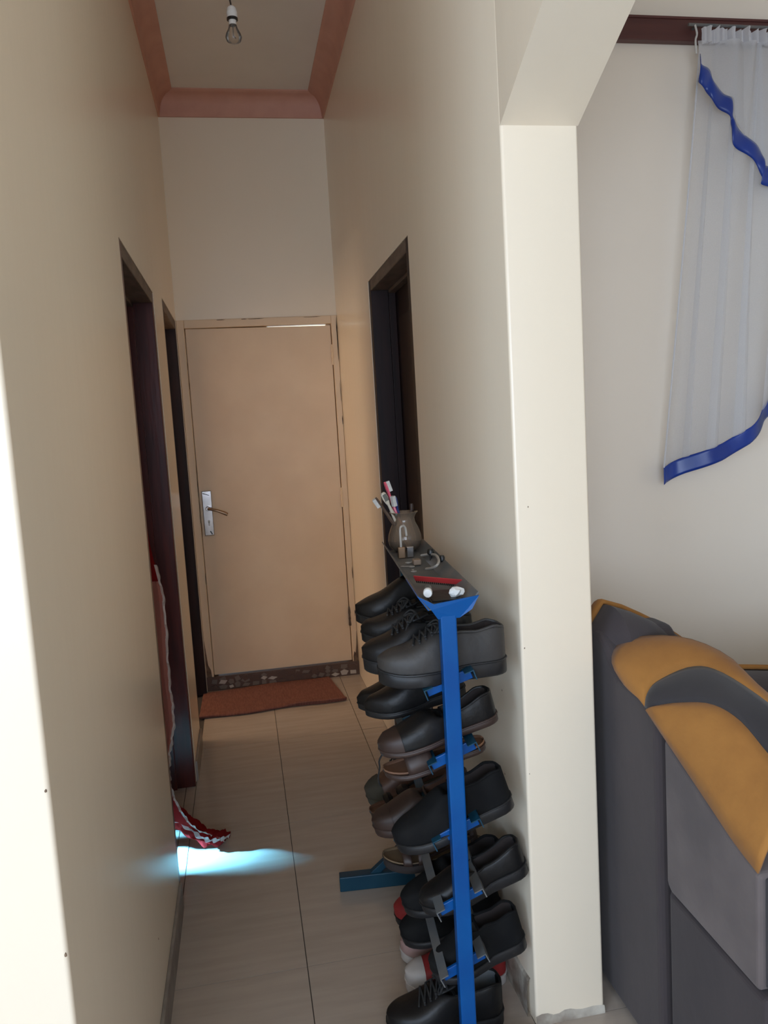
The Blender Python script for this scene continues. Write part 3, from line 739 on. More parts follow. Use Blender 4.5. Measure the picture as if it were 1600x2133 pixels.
def shoe(name, label, toe, heel, style, upper, sole, lining, W=0.092, st=0.020, hl=0.026, laces=None, point=0.0, cat='shoe', extra=None, group='shoes on the blue rack', toecap=None):
    toe, heel = V(toe), V(heel); L = (toe - heel).length
    ex = (toe - heel).normalized(); ez = (EZ - ex * ex.z).normalized(); ey = ez.cross(ex)
    mw = Matrix(((ex.x, ey.x, ez.x, heel.x), (ex.y, ey.y, ez.y, heel.y), (ex.z, ey.z, ez.z, heel.z), (0, 0, 0, 1)))
    o = empty(name); o.matrix_world = mw; tag(o, label, cat, group)

    def hw(t):
        b = interp([(0, .70), (.12, .74), (.38, .70), (.62, .98), (.74, 1.0), (1.0, .86 - point)], t) * W / 2
        if t < .12: b *= math.sqrt(max(0, 1 - ((.12 - t) / .12) ** 2)) ** .8
        if t > .74: b *= math.sqrt(max(0, 1 - ((t - .74) / .26) ** 2)) ** (.75 + point)
        return max(b, 0.0006)

    def cl(t): return 0.05 * W * math.sin(t * 3.0)          # slight banana curve
    ts = [0, .008, .03, .065, .11, .17, .24, .31, .38, .44, .50, .56, .62, .69, .76, .82, .88, .93, .965, .99, 1.0]

    def sth(t): return interp([(0, hl), (.36, hl), (.46, st), (1, st)], t)
    # sole
    mb = MB(); rows = []
    for t in ts:
        h_ = hw(t); y0 = cl(t); rise = 0.010 * max(0, (t - .78) / .22) ** 2
        heelcut = 0 if t < .36 or hl - st < 0.008 else min(1, (t - .36) / .05) * (hl - st) * max(0, 1 - max(0, t - .5) / .25)
        zb_ = rise + heelcut; zt2 = rise + max(sth(t), heelcut + st * .8)
        rows.append([V((t * L, y0 - h_ * .96, zb_)), V((t * L, y0 - h_ * 1.05, zb_ + .004)), V((t * L, y0 - h_ * 1.05, zt2 - .003)), V((t * L, y0 - h_ * .99, zt2)),
                     V((t * L, y0, zt2)), V((t * L, y0 + h_ * .99, zt2)), V((t * L, y0 + h_ * 1.05, zt2 - .003)), V((t * L, y0 + h_ * 1.05, zb_ + .004)), V((t * L, y0 + h_ * .96, zb_)), V((t * L, y0, zb_))])
    mb.grid(rows, closed=True)
    so_ = mb.build('sole', sole, o, sharp=50)
    welt = []
    for sg in (1, -1):
        for t in (ts if sg == 1 else ts[::-1]):
            rise = 0.010 * max(0, (t - .78) / .22) ** 2
            welt.append(V((t * L, cl(t) + sg * hw(t) * 1.035, rise + sth(t) + .0005)))
    MB().tube(welt, 0.0024, 6).build('welt', sole, o)

    def base(t): return 0.010 * max(0, (t - .78) / .22) ** 2 + sth(t) - .002
    if style in HT:
        half_c = [(1.0, 0), (1.03, .3), (1.0, .6), (.90, .86), (.74, .985), (.56, 1.03), (.38, 1.06), (.18, 1.08), (0, 1.085)]
        half_o = [(1.0, 0), (1.03, .3), (.97, .62), (.88, .88), (.80, 1.0), (.70, .97), (.66, .25), (.34, .13), (0, .12)]
        if style == 'boot': half_o = [(1.0, 0), (1.0, .3), (.92, .62), (.86, .9), (.82, 1.0), (.74, .985), (.70, .5), (.4, .12), (0, .11)]
        t0, t1 = .02, (.40 if style == 'boot' else .47 if style != 'loafer' else .50)
        up = []; isop = []
        for t in ts:
            op = t0 < t < t1; h_ = interp(HT[style], t); hf = half_o if op else half_c
            if t <= t0: hf = [(1, 0), (1, .3), (1, .6), (1, .9), (1, 1), (.7, 1), (.5, 1), (.2, 1), (0, 1)]
            row = []
            for sgn in (1, -1):
                seq = hf if sgn == 1 else hf[-2::-1]
                for y_, z_ in seq: row.append(V((t * L, cl(t) + sgn * y_ * hw(t) * .97, base(t) + z_ * h_)))
            up.append(row); isop.append(op)
        m1 = MB(); m2 = MB(); n = len(up[0]); m1.v = [tuple(p) for r_ in up for p in r_]; m2.v = list(m1.v)
        for i in range(len(ts) - 1):
            for k in range(n - 1):
                fc = (i * n + k, i * n + k + 1, (i + 1) * n + k + 1, (i + 1) * n + k)
                inner = 5 <= k <= n - 7 and (isop[i] or isop[i + 1]) and not (isop[i] and not isop[i + 1] and False)
                (m2 if inner and isop[i] and isop[i + 1] else m1).f.append(fc)
        m1.build('upper', upper, o, sub=1)
        ins = m2.build('lining', lining, o)
        bm = bmesh.new(); bm.from_mesh(ins.data); bmesh.ops.delete(bm, geom=[v for v in bm.verts if not v.link_faces], context='VERTS'); bm.to_mesh(ins.data); bm.free()
        u_ = bpy.data.objects
        # collar roll round the opening
        col = []
        for sgn in (1, -1):
            seq = [t for t in ts if t0 < t < t1]
            if sgn == -1: seq = seq[::-1]
            for t in seq: col.append(V((t * L, cl(t) + sgn * .77 * hw(t) * .97, base(t) + 1.0 * interp(HT[style], t))))
        col = [V((0.012 * L, 0, base(0) + interp(HT[style], 0)))] + col + [V((0.012 * L, 0, base(0) + interp(HT[style], 0)))]
        MB().tube(catmull(col, 40), 0.0032, 6).build('collar', upper, o)
        if toecap:
            rows = []
            for t in ts:
                if t < .80: continue
                h_ = interp(HT[style], t)
                rows.append([V((t * L, cl(t) + sg * y_ * hw(t) * 1.0, base(t) + z_ * h_ + 0.0015)) for sg, y_, z_ in [(1, a, b) for a, b in half_c] + [(-1, a, b) for a, b in half_c[-2::-1]]])
            MB().grid(rows).build('toe_cap', toecap, o)
        if laces:
            mb = MB()
            for q_ in range(5):
                t = .49 + q_ * .05; h_ = interp(HT[style], t) * 1.09
                pts = [V((t * L, cl(t) + y_ * hw(t), base(t) + h_ * z_ + .003)) for y_, z_ in ((-.55, .95), (-.3, 1.0), (0, 1.015), (.3, 1.0), (.55, .95))]
                mb.tube(pts, 0.0026, 6)
                pts = [V(((t + (.05 if k else 0)) * L, cl(t) + y_ * hw(t), base(t) + interp(HT[style], t + (.05 if k else 0)) * 1.09 + .004)) for k, y_ in ((0, -.5), (1, .5))]
                mb.tube(pts, 0.0024, 6)
            t = .47; bz = base(t) + interp(HT[style], t) * 1.12
            for sg in (1, -1):
                mb.tube(catmull([V((t * L, 0, bz)), V((t * L + .012, sg * .022, bz + .008)), V((t * L + .028, sg * .034, bz - .006)), V((t * L + .022, sg * .016, bz)), V((t * L, 0, bz))], 14), 0.0024, 6)
                mb.tube(catmull([V((t * L, 0, bz)), V((t * L + .02, sg * .014, bz + .002)), V((t * L + .04, sg * .038, bz - .022)), V((t * L + .045, sg * .043, bz - .034))], 10), 0.0022, 6)
            mb.build('laces', laces, o)
            # tongue
            rows = []
            for i in range(6):
                t = .40 + i * .03
                rows.append([V((t * L, cl(t) + y_ * hw(t), base(t) + interp(HT[style], .5) * (1.16 - i * .02) - .25 * abs(y_) * .02)) for y_ in (-.55, -.3, 0, .3, .55)])
            MB().grid(rows).build('tongue', upper, o, solid=0.004)
    else:   # open sandal or slipper: footbed and straps
        rows = []
        for t in ts:
            h_ = hw(t) * .93; zt2 = base(t) + .0035
            rows.append([V((t * L, cl(t) - h_, zt2 + .006)), V((t * L, cl(t) - h_ * .86, zt2)), V((t * L, cl(t), zt2 - .001)), V((t * L, cl(t) + h_ * .86, zt2)), V((t * L, cl(t) + h_, zt2 + .006))])
        MB().grid(rows).build('footbed', lining, o, solid=0.002)
        straps = [(.58, .70, .045), (.76, .84, .036)] if style == 'sandal' else [(.55, .80, .048)]
        if style == 'sandal': straps.append((.10, .17, .06))
        for a, b, h_ in straps:
            rows = []
            for i in range(7):
                t = a + (b - a) * i / 6
                rows.append([V((t * L, cl(t) + math.cos(k * math.pi / 12) * hw(t) * 1.03, base(t) + .002 + h_ * math.sin(k * math.pi / 12) ** .7 * (1 - .15 * abs(i / 3 - 1)))) for k in range(13)])
            MB().grid(rows).build('strap', upper, o, solid=0.003)
        if style == 'sandal':
            for sg in (1, -1):
                MB().tube(catmull([V((.14 * L, sg * hw(.14), base(.14) + .045)), V((.34 * L, sg * hw(.34) * 1.05, base(.3) + .03)), V((.58 * L, sg * hw(.58), base(.58) + .02))], 10), 0.004, 6).build('side_strap', upper, o)
    if extra: extra(o, L, base, hw)
    return o


def px_shoe(name, label, tpx, hpx, Y, style, upper, sole, lining, L=None, dy=0.0, **k):
    """toe and heel of the sole seen at these photo points, standing at depth Y"""
    t = onY(tpx[0], tpx[1], Y); h_ = onY(hpx[0], hpx[1], Y + dy)
    if L: h_ = t + (h_ - t).normalized() * L
    return shoe(name, label, t, h_, style, upper, sole, lining, **k)


# top shelf
px_shoe('lace_up_shoe', 'big dusty black lace-up shoe with thick sole at the front of the top shelf', (790, 1428), (1053, 1392), 1.64, 'sneaker', grey_lth, blk_rub, lin_dk, laces=lace_m, W=0.108, st=0.030, hl=0.033)
px_shoe('lace_up_shoe', 'black lace-up shoe with round toe just behind the big dusty one', (760, 1402), (990, 1360), 1.735, 'sneaker', black_l, blk_rub, lin_dk, laces=lace_m, W=0.104, st=0.028, hl=0.03)
px_shoe('oxford_shoe', 'plain black oxford shoe third along the top shelf', (755, 1341), (955, 1312), 1.885, 'oxford', black_l, blk_rub, lin_dk, laces=lace_m, W=0.10)
px_shoe('ankle_boot', 'black ankle boot with high collar at the back of the top shelf', (742, 1300), (925, 1283), 2.03, 'boot', black_l, blk_rub, lin_dk, W=0.10, st=.022, hl=.03)
# second shelf
px_shoe('slipper', 'tan open slipper lying under the black loafer on the second shelf', (805, 1623), (1010, 1552), 1.64, 'slipper', dkbrown_l, dkbrown_l, tan_in, W=0.09, st=.012, hl=.012)
px_shoe('loafer', 'black loafer with brown toe lying on the tan slipper', (795, 1578), (1036, 1492), 1.64, 'loafer', black_l, dkbrown_l, lin_dk, W=0.094, st=.012, hl=.016, toecap=dkbrown_l)
px_shoe('dress_shoe', 'pointed black dress shoe sticking out furthest from the second shelf', (748, 1482), (935, 1440), 1.93, 'oxford', black_l, blk_rub, lin_dk, W=0.092, st=.014, hl=.022, point=.25)
px_shoe('dress_shoe', 'pointed black dress shoe nearer mate on the second shelf', (764, 1497), (970, 1442), 1.79, 'oxford', black_l, blk_rub, lin_dk, W=0.092, st=.014, hl=.022, point=.25)


# third shelf
def flash(o, L, base, hw):
    MB().obox((.70 * L, -hw(.7) * 1.0, base(.7) + .026), (1, 0, .25), (0, 1, -.3), (0, .3, 1), (.010, .0012, .003)).build('label_tag', white_p, o, smooth=False)
    rows = [[V((t * L, -hw(t) * 1.045, base(t) + z_)) for z_ in (.012, .026 + .010 * math.sin((t - .3) * 9))] for t in [.30 + .03 * i for i in range(11)]]
    MB().grid(rows).build('grey_stripe', steel_m, o, solid=.002)


px_shoe('slip_on_trainer', 'black slip-on trainer with grey stripe and small white tag on the third shelf', (832, 1776), (1018, 1692), 1.64, 'sneaker', suede_b, blk_rub, lin_dk, W=0.10, st=.022, hl=.026, extra=flash, L=.285)
px_shoe('leather_shoe', 'brown leather shoe with dark strap across on the third shelf', (785, 1742), (990, 1660), 1.78, 'loafer', dkbrown_l, dkbrown_l, brown_l, W=0.09, toecap=dkbrown_l)
px_shoe('sandal', 'dark strappy sandal with brown leather in the middle of the third shelf', (778, 1712), (970, 1640), 1.90, 'sandal', black_l, dkbrown_l, brown_l, W=0.094, L=.27)
px_shoe('walking_shoe', 'tan and olive walking shoe at the back of the third shelf', (770, 1678), (950, 1610), 2.04, 'sneaker', brown_l, olive_l, lin_dk, W=0.096, laces=lace_m, toecap=olive_l)
# fourth shelf
px_shoe('slipper', 'worn taupe slipper with bare footbed on the fourth shelf', (800, 1806), (980, 1775), 1.90, 'sandal', dkbrown_l, lin_dk, taupe_in, W=0.104, st=.02, hl=.022, L=.275)
px_shoe('trainer', 'black trainer with heel to the wall on the fourth shelf', (846, 1905), (1012, 1838), 1.76, 'sneaker', suede_b, blk_rub, lin_dk, W=0.096, L=.275)
px_shoe('loafer', 'scuffed black loafer at the front of the fourth shelf', (884, 1903), (1028, 1838), 1.66, 'loafer', black_l, blk_rub, lin_dk, W=0.09, L=.265)
# fifth shelf
px_shoe('canvas_shoe', 'black canvas shoe with red toe low on the rack', (826, 1925), (990, 1880), 2.02, 'sneaker', suede_b, blk_rub, lin_dk, W=0.094, L=.27, toecap=red_f)
px_shoe('trainer', 'plain black trainer below the red-toed canvas shoe', (842, 1968), (1005, 1905), 1.86, 'sneaker', suede_b, blk_rub, lin_dk, W=0.098, L=.275)
px_shoe('trainer', 'black trainer at the front end of the lowest shelf', (905, 2040), (1046, 1980), 1.66, 'sneaker', suede_b, blk_rub, lin_dk, W=0.092, L=.235)


# on the floor below
def floor_shoe(name, label, tpx, ang, L, style, upper, sole, lining, **k):
    t = onZ(tpx[0], tpx[1], 0.001)
    return shoe(name, label, t, t + V((math.cos(ang), math.sin(ang), 0)) * L, style, upper, sole, lining, group='shoes on the floor under the rack', **k)


floor_shoe('canvas_shoe', 'red canvas shoe with white rubber toe on the floor under the rack', (846, 2064), -0.05, .265, 'sneaker', red_f, white_r, lin_dk, W=0.096, st=.024, hl=.026, toecap=white_r)
floor_shoe('canvas_shoe', 'pale pink and white canvas shoe behind the red one on the floor', (836, 2000), 0.03, .235, 'sneaker', pink_c, white_r, lin_dk, W=0.088, st=.022, hl=.024)
floor_shoe('work_shoe', 'large black work shoe on the floor at the very bottom', (808, 2160), -0.02, .285, 'sneaker', black_l, blk_rub, steel_m, W=0.112, st=.03, hl=.034, laces=lace_m)

# loose bootlace hanging from the second shelf
lc = tag(MB().tube(catmull([onY(796, 1572, 1.84), onY(790, 1585, 1.84), onY(791, 1600, 1.84), onY(788, 1618, 1.84), onY(790, 1632, 1.84), onY(795, 1638, 1.85)], 24), 0.0022, 6).build('bootlace', lace_m), 'thin black bootlace dangling between the shelves', 'lace')

# ------------------------------------------------------------------ things in the tray
vb = onZ(848, 1150, ZTR); vs_ = 1.0
VX = V((vb.x, vb.y + 0.02, ZTR))
hgl = onY(845, 1066, VX.y).z - VX.z
kx = 36.0 / F * VX.y   # radius that spans the belly as seen
gp = [(0.026, 0.0), (0.034, .04), (0.045, .15), (0.0485, .28), (0.047, .42), (0.041, .58), (0.033, .73), (0.030, .84), (0.034, .93), (0.040, 1.0)]
sc_ = kx / 0.0485
vase = root('glass_vase', 'brownish waisted glass vase holding toothbrushes on the rack tray', 'vase', VX)
out_p = [(r_ * sc_, z_ * hgl) for r_, z_ in gp]; in_p = [(r_ * sc_ - 0.002, max(z_ * hgl, .006)) for r_, z_ in gp]
keep(vase, MB().lathe(out_p + in_p[::-1], 32, VX).build('glass', glass_m))
keep(vase, MB().lathe([(0.040 * sc_, hgl - .0015), (0.0412 * sc_, hgl), (0.040 * sc_, hgl + .0015)], 32, VX, caps=False).build('rim', glass_m))


def brush(label, headpx, handle_c, bristle_c, back_c, bd, hl_, botoff, flip=1):
    hd = onY(headpx[0], headpx[1], VX.y + botoff[2])
    bt = VX + V((botoff[0], botoff[1], 0.008))
    ax = (hd - bt).normalized(); L = (hd - bt).length
    sd = V(bd) - ax * V(bd).dot(ax); sd.normalize(); cr_ = ax.cross(sd)
    o = root('toothbrush', label, 'toothbrush', bt, 'toothbrushes in the glass vase')
    # handle
    rows = []
    for s_, w_, h_ in ((0, .004, .003), (.03, .006, .004), (.35, .0065, .0045), (.6, .005, .0042), (.72, .0033, .0032), (.78, .003, .003), (.83, .0052, .0028), (.9, .0068, .0026), (.97, .006, .0024), (1.0, .003, .002)):
        p = bt + ax * (L * s_); w_ *= 1.45; h_ *= 1.4
        rows.append([p + cr_ * (w_ * math.cos(k * math.pi / 4)) + sd * (h_ * math.sin(k * math.pi / 4)) for k in range(8)])
    m_ = MB().grid(rows, closed=True); m_.add(rows[0], [tuple(range(8))]); m_.add(rows[-1], [tuple(range(8))])
    keep(o, m_.build('handle', handle_c))
    # bristle block
    if bristle_c:
        c_ = bt + ax * (L * .92) + sd * (.0028 + .0048)
        keep(o, MB().obox(c_, ax, cr_, sd, (L * .075 * hl_, .0072, .0058)).build('bristles', bristle_c, smooth=False, bevel=.001))
    if back_c:
        c_ = bt + ax * (L * .91) - sd * .0040
        keep(o, MB().obox(c_, ax, cr_, sd, (L * .055, .0062, .0016)).build('rubber_pad', back_c, smooth=False, bevel=.0008))
    return o


brush('tall pink toothbrush standing highest in the glass vase', (801, 1004), pink_p, bris_m, None, (1, .25, 0), 1.0, (0.012, 0.0, 0.012))
brush('ivory toothbrush with grey-green pad leaning left of the pink one', (797, 1026), cream_p, None, greyg_p, (-.3, 1, 0), 1.0, (0.014, -.006, -.012))
brush('brown-headed toothbrush leaning furthest out of the vase', (783, 1037), brown_p, bris_m, None, (-1, .15, 0), 1.0, (0.018, 0.006, -.02))
brush('navy toothbrush with white bristles beside the pink one', (822, 1034), blue_p, bris_m, None, (-1, -.5, 0), 1.3, (0.004, 0.012, 0.0))
st_ = onY(857, 1049, VX.y + .01)
mk = root('marker_pen', 'short brown capped stick at the back of the vase', 'pen', (st_.x - .004, st_.y, VX.z + .008))
keep(mk, MB().tube([(st_.x - .006, st_.y, VX.z + .008), (st_.x - .002, st_.y, st_.z - .02)], .0045, 10).build('barrel', brown_p))
keep(mk, MB().lathe([(.0055, -.022), (.006, -.004), (.005, 0)], 10, st_).build('cap', dkbrown_l))

# upright padlock with long shackle, standing in front of the vase
lp = onZ(846, 1162, ZTR)
lk = root('padlock', 'brass padlock standing upright with long open shackle before the vase', 'padlock', (lp.x, lp.y, ZTR))
for dx in (-0.0125, 0.0125):
    keep(lk, MB().box((lp.x + dx - .0105, lp.y - .008, ZTR), (lp.x + dx + .0105, lp.y + .008, ZTR + .033)).build('body', brass if dx < 0 else chrome, smooth=False, bevel=.0025))
za = onY(838, 1096, lp.y).z
keep(lk, MB().tube(catmull([(lp.x - .013, lp.y, ZTR + .03), (lp.x - .013, lp.y, za - .012), (lp.x - .010, lp.y, za - .002), (lp.x - .002, lp.y + .004, za), (lp.x + .004, lp.y + .006, za - .008), (lp.x + .006, lp.y + .006, za - .03)], 20), .0036, 10).build('shackle', pale_steel))
# second padlock lying on its side
u0 = onZ(878, 1157, ZTR + .012)
l2 = root('padlock', 'padlock lying flat with its steel shackle curved toward the wall', 'padlock', (u0.x, u0.y, ZTR))
sp = [u0, onZ(893, 1155, ZTR + .020), onZ(907, 1156, ZTR + .030), onZ(914, 1166, ZTR + .034), onZ(911, 1177, ZTR + .030), onZ(900, 1183, ZTR + .020), onZ(888, 1185, ZTR + .012)]
keep(l2, MB().tube(catmull(sp, 30), .0034, 10).build('shackle', pale_steel))
bc = onZ(868, 1170, ZTR + .009)
keep(l2, MB().obox(bc, EV, EU, EZ, (.011, .016, .0075)).build('body', brown_dull, smooth=False, bevel=.003))
# keys and scrap
for i, (px, lab) in enumerate((((850, 1172), 'flat key ring scrap beside the standing padlock'), ((862, 1190), 'small bent key just behind the red comb'), ((858, 1180), 'tiny steel key in the middle of the tray'))):
    p = onZ(px[0], px[1], ZTR + .002)
    kk = root('key', lab, 'key', p, 'keys in the tray')
    an = .4 + i * 1.1; kd = V((math.cos(an), math.sin(an), 0))
    keep(kk, MB().lathe([(.0045, -.001), (.008, -.001), (.008, .001), (.0045, .001), (.0045, -.001)], 16, p, caps=False).build('bow', pale_steel))
    keep(kk, MB().bar(p + kd * .007, p + kd * .032, .0035, .0016).build('blade', pale_steel, smooth=False))
    keep(kk, MB().bar(p + kd * .024 + kd.cross(EZ) * .003, p + kd * .030 + kd.cross(EZ) * .003, .004, .0014).build('bit', pale_steel, smooth=False))
# red comb-like bar
ra, rb = onZ(864, 1213, ZTR + .008), onZ(966, 1222, ZTR + .008)
rc = root('plastic_comb', 'flat red plastic comb lying across the front of the tray', 'comb', ra)
dirr = (rb - ra).normalized(); per = dirr.cross(EZ).normalized()
zz = V((0, 0, .018))
keep(rc, MB().obox((ra + rb) / 2 + V((0, 0, .010)), dirr, per, EZ + per * .6, ((rb - ra).length / 2, .0022, .0085)).build('spine', red_p, smooth=False, bevel=.0015))
mb = MB()
for i in range(24):
    p = ra.lerp(rb, (i + .5) / 24)
    mb.obox(p + V((0, 0, .002)) - per * .004, dirr, per, EZ + per * .6, (.0009, .0012, .005))
keep(rc, mb.build('teeth', blk_p, smooth=False))
bp = ra.lerp(rb, .5) - per * -.03
# dark wallet under the comb
wl = root('black_wallet', 'black folded wallet lying in the front end of the tray', 'wallet', rk(0.055, 0.004, ZTR))
keep(wl, MB().obox(rk(0.058, 0.004, ZTR + .004), EU, EV, EZ, (.058, .034, .0035)).build('cover', blk_p, smooth=False, bevel=.002))
keep(wl, MB().obox(rk(0.062, 0.004, ZTR + .009), EU, EV, EZ, (.05, .032, .0015)).build('flap', black_l, smooth=False, bevel=.001))
# white tube end on
wc = onZ(891, 1236, ZTR + .026)
tb = root('white_tube', 'small tube with round white cap pointing at the viewer', 'tube', (wc.x, wc.y, ZTR))
ta = V((.25, .96, .02)).normalized()
keep(tb, MB().lathe([(.0085, -.002), (.0098, 0), (.0098, .012), (.0085, .013)], 20, wc, ta).build('cap', white_p))
keep(tb, MB().lathe([(.0085, .013), (.0088, .02), (.008, .05), (.005, .06)], 20, wc, ta).build('barrel', steel_m))
# crumpled paper
pp = onZ(955, 1243, ZTR + .012)
bm = bmesh.new(); bmesh.ops.create_icosphere(bm, subdivisions=2, radius=.012)
for v in bm.verts: v.co *= 1 + .5 * noise.noise(v.co * 160 + V((3, 1, 2))); v.co.x *= 1.35; v.co.z *= .95
me = bpy.data.meshes.new('crumpled_paper'); bm.to_mesh(me); bm.free(); me.materials.append(paper_m)
o = bpy.data.objects.new('crumpled_paper', me); C.objects.link(o); o.location = (pp.x, pp.y + .012, ZTR + .020)
tag(o, 'crumpled scrap of white paper at the front right corner of the tray', 'paper')
for px, lab in (((897, 1150), 'small black round-topped bottle at the tray edge beside the vase'), ((921, 1164), 'tiny black-topped bottle beside the curved padlock shackle')):  # black knobs on short stems; their use is unknown
    p = onZ(px[0], px[1], ZTR + .03)
    o = root('black_knob', lab, 'knob', (p.x, p.y, ZTR + .02), 'black knobs on the tray edge')
    rr = .010 if px[0] < 900 else .0075
    keep(o, MB().lathe([(rr * .6, 0), (rr, .004), (rr, .012), (rr * .7, .017), (rr * .2, .018)], 14, (p.x, p.y, ZTR + .022)).build('cap', blk_p))
    keep(o, MB().lathe([(rr * .35, -.016), (rr * .35, .002)], 10, (p.x, p.y, ZTR + .022)).build('stem', blk_p))
# dark jar and leftover rag seen behind, sitting in the tray past the knobs: none in view

# ------------------------------------------------------------------ pelmet rail and sheer curtain
pt, pb_ = onY(1450, 36, YW - .03).z, onY(1400, 84, YW - .03).z
pr = root('pelmet_board', 'dark mahogany pelmet board across the wall over the sheer curtain', 'pelmet', (2.0, YW, pb_))
keep(pr, MB().box((XP + .002, YW - .03, pb_), (RXX - .002, YW - .001, pt)).build('board', pelmet_m, smooth=False, bevel=.003))
keep(pr, MB().box((XP + .002, YW - .034, pt - .008), (RXX - .002, YW - .001, pt)).build('top_bead', pelmet_m, smooth=False, bevel=.002))
rod_y = YW - .055
for hx in (1.50, 2.3, 3.05):
    keep(pr, MB().tube([(hx, YW - .03, pb_ + .035), (hx, rod_y - .002, pb_ + .035)], .004, 8).build('hook', steel_m))
keep(pr, MB().tube([(1.47, rod_y, pb_ + .036), (3.1, rod_y, pb_ + .030)], .0045, 8).build('rod', steel_m))

ct = root('sheer_curtain', 'white sheer curtain with royal blue ribbon and blue curved hem on the right wall', 'curtain', (1.55, rod_y, pb_))
CY = YW - .085
tl = onY(1462, 62, CY); bl = onY(1393, 978, CY); bl2 = onY(1391, 1010, CY)
hem_t = [(onY(x, y, CY).x, onY(x, y, CY).z) for x, y in ((1393, 975), (1440, 950), (1500, 922), (1550, 888), (1600, 842))]
hem_t += [(1.95, 1.57), (2.25, 1.74), (2.6, 1.86), (3.05, 1.92)]
ztop = tl.z


def fold(u, s_):
    """u across (m), s_ 0 top .. 1 bottom"""
    return (.010 * math.sin(u * 60 + .5) + .007 * math.sin(u * 95 + 2)) * (1 - s_) ** 4 + .018 * (1 - s_) * math.sin(u * 33) + .034 * s_ * math.sin(u * 17 + 1.0) + .012 * s_ * math.sin(u * 41)


NXc, NZc = 150, 60
W0 = 3.05 - tl.x


def cpt(i, s_, off=0.0):
    u = i * W0
    xt = tl.x + u; xb = hem_t[0][0] + i * (3.05 - hem_t[0][0]); zb_ = interp(hem_t, xb)
    x_ = xt + (xb - xt) * s_; z_ = ztop - .038 + (zb_ - ztop + .038) * s_
    return V((x_, CY + fold(u, s_) - off, z_))


keep(ct, MB().grid([[cpt(i / NXc, j / NZc) for i in range(NXc + 1)] for j in range(NZc + 1)]).build('voile', sheer_m))
for i0, i1 in ((.030, .038), (.066, .082), (.118, .134), (.19, .21), (.32, .35), (.5, .53), (.7, .73)):
    rows = []
    for j in range(41):
        s_ = j / 40; wd_ = 1 - .75 * s_
        mid = (i0 + i1) / 2 + .012 * s_; hw_ = (i1 - i0) / 2 * (.5 + .9 * s_)
        rows.append([cpt(mid + hw_ * k_, s_, .004 + .012 * (1 - k_ * k_)) for k_ in (-1, -.6, 0, .6, 1)])
    keep(ct, MB().grid(rows).build('pleat', sheer_m))
# gathered heading
rows = []
for j, (dz, a) in enumerate(((.004, 1.3), (0, 1), (-.010, .8), (-.022, 1), (-.040, 1))):
    rows.append([V((tl.x + i / 400 * W0, CY - .004 + a * (.009 * math.sin(i * .9) + .006 * math.sin(i * 1.7 + 1)), ztop + dz - .010 * (i / 400) + (.006 * math.sin(i * .53) * (1 if j == 0 else 0)))) for i in range(401)])
keep(ct, MB().grid(rows).build('heading', sheer_top))
# blue hem band
hb_ = interp([(0, 0), (1, 1)], 0)
rows = []
for k in range(7):
    row = []
    for i in range(NXc + 1):
        u = i / NXc; p = cpt(u, 1.0); dx = .014 * (k / 6)
        row.append(V((p.x - (.004 * k / 6 if i else .002), p.y - .003 - .004 * math.sin(u * 70) * k / 6, p.z - .056 * k / 6)))
    rows.append(row)
keep(ct, MB().grid(rows).build('hem_band', satin_b, solid=.0015))
# side hem cord
keep(ct, MB().tube([cpt(0, s_ / 20) + V((-.001, -.002, 0)) for s_ in range(21)], .0028, 6).build('side_hem', sheer_top))
keep(ct, MB().tube(catmull([onY(1448, 52, CY - .01), onY(1452, 70, CY - .012), onY(1449, 85, CY - .012), onY(1451, 112, CY - .01)], 14), .003, 6).build('draw_cord', hook_m))
# diagonal ribbon with its valance edge
up_px = [(1459, 112), (1462, 135), (1480, 146), (1487, 172), (1508, 194), (1525, 208), (1527, 240), (1535, 262), (1560, 288), (1582, 308), (1592, 332), (1602, 346)]
lo_px = [(1457, 160), (1457, 174), (1469, 186), (1480, 205), (1498, 226), (1520, 243), (1524, 262), (1527, 300), (1555, 322), (1577, 343), (1588, 372), (1602, 388)]
upc = catmull([onY(x, y, CY - .02) for x, y in up_px] + [V((1.98, CY - .02, 2.16)), V((2.3, CY - .02, 1.98)), V((2.9, CY - .02, 1.95))], 120)
loc = catmull([onY(x, y, CY - .024) for x, y in lo_px] + [V((1.98, CY - .024, 2.10)), V((2.3, CY - .024, 1.92)), V((2.9, CY - .024, 1.88))], 120)
rows = []
for k in range(6):
    rows.append([a.lerp(b, k / 5) + V((0, .003 * math.sin(i * .42) - .006 * math.sin(k / 5 * math.pi), 0)) for i, (a, b) in enumerate(zip(upc, loc))])
keep(ct, MB().grid(rows).build('ribbon', satin_b, solid=.0015))
# overlay voile between heading and ribbon
rows = []
for j in range(26):
    s_ = j / 25; row = []
    for i, b in enumerate(upc):
        t_ = V((b.x, CY - .012, ztop - .036))
        p = t_.lerp(b, s_); p.y += (.008 * math.sin(b.x * 62) + .010 * math.sin(b.x * 34 + 1)) * (1 - s_ * .4)
        row.append(p)
    rows.append(row)
keep(ct, MB().grid(rows).build('valance', sheer_m))

# ------------------------------------------------------------------ armchair
X0 = 0.80
sofa = root('armchair', 'charcoal velvet armchair with broad tan stripes over its rolled arm', 'armchair', (1.35, 1.45, 0))
N = 26


def rail(px, ext):
    pts = [onX(x, y, X) for x, y, X in px] + [V(e) for e in ext]
    return catmull(pts, N)


